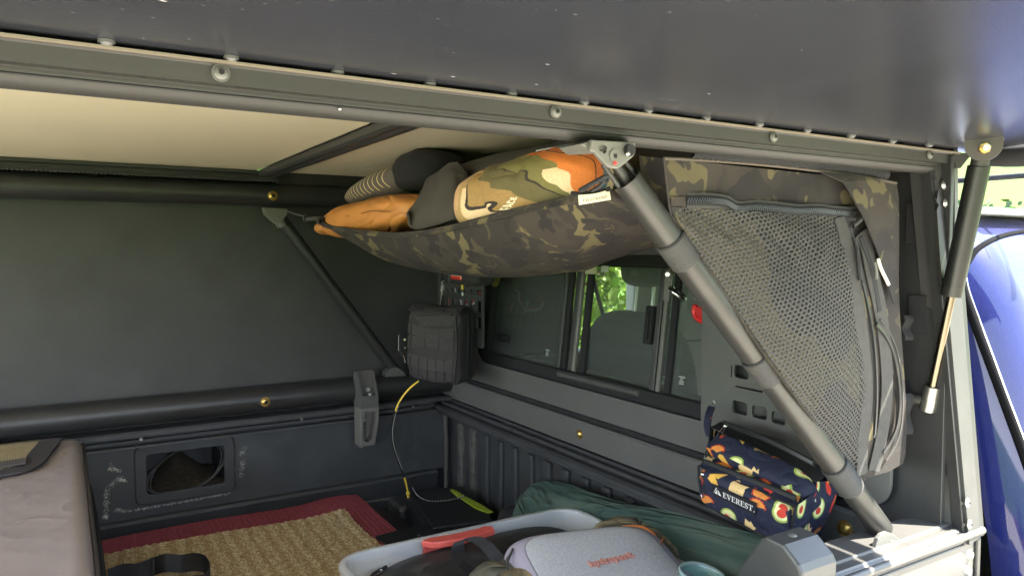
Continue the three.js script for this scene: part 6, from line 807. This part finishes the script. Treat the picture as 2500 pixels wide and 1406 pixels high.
  const lav = mat('lavender rubber shell', null, 0.48, { map: rep(mottled([0.46, 0.41, 0.485], 0.05, 6, 231), 0.2) });
  mk('speaker_shell', pillow(0.142, 0.050, 0.108, 0.62, 0.42, () => 0, 90, 50), lav, sp);
  const cs = new THREE.Shape(); const pts = []; for (let i = 0; i < 60; i++) { const a = i / 60 * 2 * Math.PI; pts.push([0.108 * spow(Math.cos(a), 0.38), 0.076 * spow(Math.sin(a), 0.38)]); }
  const speck = tex(512, 512, (u, v) => { const n = hash(u * 256 | 0, v * 256 | 0, 5), f = fbm(u * 120, v * 120, 6, 2); const k = 0.50 + 0.26 * f + 0.16 * (n - 0.5); return [k, k * 1.0, k * 0.98]; }, { color: true });
  const ypil = (x, z) => 0.050 * Math.pow(clamp(1 - Math.pow(Math.pow(Math.abs(x / 0.142), 2 / 0.42) + Math.pow(Math.abs(z / 0.108), 2 / 0.42), 0.42 / 0.62)), 0.31);
  mk('cloth_top', shell(60, 40, (u, v) => { const a = u * 2 * Math.PI, r = v; const x = 0.112 * r * spow(Math.cos(a), 0.42), z = -0.080 * r * spow(Math.sin(a), 0.42); return [x, ypil(x, z) + 0.0022 - 0.0024 * Math.pow(r, 12), z]; }, 0.002, 1, 1), mat('speckled felt', null, 0.98, { map: (() => { const t2 = speck; return t2; })(), bumpMap: rep(grain, 0.03), bumpScale: 0.001 }), sp);
  { const g = sp.children[1].geometry, p = g.attributes.position, uv = g.attributes.uv; for (let i = 0; i < p.count; i++) uv.setXY(i, p.getX(i) / 0.16, p.getZ(i) / 0.16); }
  mk('cloth_seam', tube(Array.from({ length: 60 }, (_, i) => { const a = i / 60 * 2 * Math.PI, x = 0.113 * spow(Math.cos(a), 0.42), z = 0.081 * spow(Math.sin(a), 0.42); return V(x, ypil(x, z) + 0.0006, z); }), 0.0014, 160, 6, true), mat('dark seam line', [0.20, 0.19, 0.21], 0.7), sp);  // thin darker line round the cloth top
  const font = await new FontLoader().loadAsync('fonts/droid/droid_sans_bold.typeface.json'); const tg = new TextGeometry('hydrapeak', { font, size: 0.0112, depth: 0.0022, curveSegments: 3, bevelEnabled: true, bevelThickness: 0.0006, bevelSize: 0.0006, bevelSegments: 1 }); tg.computeBoundingBox(); const bb = tg.boundingBox; tg.translate(-(bb.max.x + bb.min.x) / 2, -0.005, 0).rotateX(-Math.PI / 2).rotateY(0.13).translate(0.006, 0.0545, 0.018); mk('coral_lettering', tg, mat('coral thread', [0.60, 0.27, 0.21], 0.8), sp);
  mk('stitched_wave', tube([V(-0.012, 0.0525, -0.004), V(0.000, 0.053, -0.010), V(0.016, 0.053, -0.008), V(0.030, 0.053, -0.012), V(0.022, 0.0528, -0.003), V(0.006, 0.0528, -0.001), V(-0.012, 0.0525, -0.004)], 0.0011, 50, 6), mat('pale blue thread', [0.33, 0.42, 0.46], 0.8), sp);
  const ce = Y(1440, 1352, 1.215); sp.scale.setScalar(0.88); sp.position.set(0.622, 1.158, -0.795); sp.rotation.set(0.22, -0.22, 0.03);
}
// ------------------------------------------------------------------ dark green cushion along the front wall
{
  const c = thing('green_cushion', 'dark green canvas sleeping mat standing along the ribbed front wall', 'cushion');
  const gm = mat('dark green canvas', null, 0.85, { map: rep(tex(256, 256, (u, v) => { const n = fbm(u * 6, v * 6, 241, 5, 6), s = clamp((n - 0.5) / 0.3); return [lerp(0.040, 0.095, s), lerp(0.078, 0.125, s), lerp(0.060, 0.095, s)]; }, { color: true }), 0.5), bumpMap: rep(wrinkle, 0.35), bumpScale: 0.006 });
  const ridge = new THREE.CatmullRomCurve3([onX(1318, 1180, 0.778), onX(1345, 1174, 0.795), onX(1400, 1187, 0.800), onX(1500, 1222, 0.802), onX(1640, 1252, 0.802), onX(1790, 1290, 0.802), onX(1990, 1352, 0.802), onX(2100, 1400, 0.802)]);
  const fr = new THREE.CatmullRomCurve3([onY(1270, 1214, 1.155), onY(1266, 1228, 1.15), V(0.70, 1.13, -1.07), V(0.745, 1.118, -1.062), V(0.757, 1.115, -1.02), V(0.760, 1.12, -0.90), V(0.762, 1.12, -0.75), V(0.765, 1.12, -0.58)]);
  mk('mat_top', shell(70, 30, (u, v) => { const a = ridge.getPoint(u), b = fr.getPoint(u), p = a.lerp(b, v); p.y += 0.014 * Math.sin(Math.PI * v) * Math.min(1, u * 6) + 0.006 * (fbm(u * 7, v * 5, 17, 3) - 0.5); return p; }, 0.003, 0.6, 0.3), gm, c);
  mk('mat_end', shell(30, 20, (u, v) => { const a = ridge.getPoint(0).lerp(fr.getPoint(0), u); const p = a.clone(); p.y = lerp(a.y, 1.0, v); p.x -= 0.012 * Math.sin(Math.PI * v) ; p.z -= 0.012 * Math.sin(Math.PI * v); return p; }, 0.003, 0.2, 0.2), gm, c);
  mk('mat_side', shell(60, 12, (u, v) => { const b = fr.getPoint(u), p = b.clone(); p.y = lerp(b.y, 1.0, v); p.x -= 0.02 * Math.sin(Math.PI * v); return p; }, 0.003, 0.6, 0.2), gm, c);
}
// ------------------------------------------------------------------ teal cup
{
  const c = thing('teal_cup', 'teal cup with a clear rim standing right of the speaker', 'cup'); const p = onY(1706, 1394, 1.185);
  mk('cup_body', new THREE.LatheGeometry([[0, -0.09], [0.026, -0.09], [0.0285, -0.02], [0.0290, 0], [0.027, 0.0005], [0.0255, -0.01], [0.0, -0.012]].map(([x, y]) => new THREE.Vector2(x, y)), 48), mat('teal enamel', [0.22, 0.42, 0.38], 0.35), c);
  mk('clear_rim', new THREE.LatheGeometry([[0.0285, -0.004], [0.0315, 0.0], [0.0320, 0.004], [0.0300, 0.006], [0.0275, 0.004]].map(([x, y]) => new THREE.Vector2(x, y)), 48), mat('pale teal rim', [0.42, 0.58, 0.55], 0.25, { clearcoat: 1 }), c);
  c.position.set(p.x, 1.18, p.z + 0.006); c.rotation.set(0.12, 0, -0.1);
}

// ================================================================== TREES AND HEDGES ROUND THE TRUCK
{
  const leaf = (() => { const g = new THREE.BufferGeometry(), p = [], t = [], k = []; const pr = [[0, 0, 0], [0.28, 0.25, 0.05], [0.34, 0.5, 0.06], [0.2, 0.8, 0.03], [0, 1.05, -0.06], [-0.2, 0.8, 0.03], [-0.34, 0.5, 0.06], [-0.28, 0.25, 0.05], [0, 0.5, 0]]; for (const q of pr) { p.push(...q); t.push(q[0] + 0.5, q[1]); } for (let i = 0; i < 8; i++) k.push(8, i, (i + 1) % 8); g.setAttribute('position', new THREE.Float32BufferAttribute(p, 3)); g.setAttribute('uv', new THREE.Float32BufferAttribute(t, 2)); g.setIndex(k); g.computeVertexNormals(); return g; })();
  const leafM = mat('green leaf', [0.16, 0.27, 0.032], 0.6, { transmission: 0.42, thickness: 0 }), leafD = mat('dark green leaf', [0.05, 0.095, 0.02], 0.65, { transmission: 0.3, thickness: 0 });
  const bark = mat('brown bark', null, 0.95, { map: rep(mottled([0.07, 0.048, 0.032], 0.5, 16, 251), 0.5) });
  const leaves = (parent, name, n, place, size, m) => { const im = new THREE.InstancedMesh(leaf, m, n), o = new THREE.Object3D(), c = new THREE.Color(); for (let i = 0; i < n; i++) { o.position.copy(place(i)); o.rotation.set(rr(0, 6.3), rr(0, 6.3), rr(0, 6.3)); o.scale.setScalar(size * rr(0.6, 1.3)); o.updateMatrix(); im.setMatrixAt(i, o.matrix); const k = rr(0.65, 1.3); im.setColorAt(i, c.setRGB(k * rr(0.85, 1.25), k, k * rr(0.7, 1.1))); } im.name = name; im.castShadow = im.receiveShadow = true; parent.add(im); return im; };
  function tree(name, label, x, z, h, r, n, size, m, low = 0.3) {
    const t = thing(name, label, 'tree'); t.position.set(x, 0, z);
    mk('trunk', [tube([V(0, -0.1, 0), V(0.05 * r, h * 0.3, 0.04 * r), V(-0.04 * r, h * 0.6, 0), V(0, h * 0.88, 0)], 0.055 * r + 0.06, 24, 10)], bark, t);
    const cl = []; for (let i = 0; i < 26; i++) { const a = rr(0, 6.3), y = rr(low, 0.97), q = r * (0.35 + 0.65 * Math.sin(Math.PI * clamp((y - low * 0.6) / (1.02 - low * 0.6)))) * Math.sqrt(rr(0.15, 1)); cl.push(V(q * Math.cos(a), y * h, q * Math.sin(a))); }
    mk('limb', cl.slice(0, 12).map((c) => tube([V(0, c.y * 0.72, 0), c.clone().multiplyScalar(0.5).setY(c.y * 0.86), c], 0.03 * r, 10, 6)), bark, t).userData.kind = 'stuff';
    leaves(t, 'crown', n, () => { const c = cl[Math.floor(rr(0, cl.length))], a = rr(0, 6.3), b = Math.acos(rr(-1, 1)), q = r * 0.36 * Math.cbrt(rr(0.1, 1)); return V(c.x + q * Math.sin(b) * Math.cos(a), c.y + 0.8 * q * Math.cos(b), c.z + q * Math.sin(b) * Math.sin(a)); }, size, m).userData.kind = 'stuff';
    return t;
  }
  // seen through the cab: a sunlit leafy bush beyond the far side window
  tree('leafy_tree', 'sunlit leafy tree seen through the rear window of the cab', 3.6, -6.3, 4.6, 2.5, 30000, 0.11, leafM, 0.06);
  tree('hedge_tree', 'dark green tree behind the truck canopy on the far side', 0.5, -8.5, 6, 2.8, 7000, 0.17, leafD, 0.12);
  for (const [i, x] of [-5.2, -2.6, -0.4, 1.5, 3.8, 6.0].entries()) { const t = thing('added_shrub', ['added shrub at the rear end of the mulch strip', 'second added shrub from the rear of the mulch strip', 'added shrub in the mulch strip left of the photographer', 'added shrub in the mulch strip right of the photographer', 'second added shrub from the front of the mulch strip', 'added shrub at the front end of the mulch strip'][i], 'shrub'); t.position.set(x, 0, 3.5 + 0.2 * Math.sin(i * 3)); mk('stems', Array.from({ length: 6 }, (_, k) => tube([V(0, 0, 0), V(0.12 * Math.cos(k), 0.3, 0.12 * Math.sin(k)), V(0.25 * Math.cos(k), 0.6, 0.25 * Math.sin(k))], 0.012, 8, 5)), bark, t).userData.kind = 'stuff'; leaves(t, 'foliage', 900, () => { const a = rr(0, 6.3), b = Math.acos(rr(-1, 1)), q = Math.cbrt(rr(0.2, 1)); return V(0.42 * q * Math.sin(b) * Math.cos(a), 0.48 + 0.4 * q * Math.cos(b), 0.42 * q * Math.sin(b) * Math.sin(a)); }, 0.07, i % 2 ? leafD : leafM).userData.kind = 'stuff'; }  // unseen shrubs added with the mulch strip for reflections in the paint
  // hedge beyond the cab roof
  const hd = thing('hedge', 'low dark green hedge showing just above the blue cab roof', 'hedge'); leaves(hd, 'hedge_leaves', 9000, () => V(10.4 + rr(-0.5, 0.5), rr(0.0, 1) * (2.14 + 0.1 * Math.sin(rnd() * 9)), rr(-9.5, -1.5)), 0.12, leafD).userData.kind = 'stuff'; mk('hedge_core', boxAt(10.3, 10.9, 0, 2.0, -9.5, -1.5, 0.2), mat('dark hedge core', [0.02, 0.035, 0.012], 1), hd);  // plain dark box stands behind the leaves
  // unseen trees added behind the camera to green the light and show in glossy paint
  for (const [i, [x, z, h, r]] of [[-9.5, 19.5, 3.6, 2.4], [-2.2, 23.0, 3.8, 2.6], [6.2, 21.2, 3.6, 2.6], [13.0, 12.8, 4.2, 2.6], [-21.5, 3.5, 4, 3]].entries()) tree('added_garden_tree', ['added unseen broad tree behind the photographer to the left', 'added unseen tall tree straight behind the photographer', 'added unseen tree behind the camera to the right', 'added unseen tree beside the front of the truck', 'added unseen broad tree beyond the rear of the truck'][i], x, z, h, r, 5200, 0.24, i % 2 ? leafD : leafM, 0.14);
}

// ==================================================================
renderer.render(scene, camera);
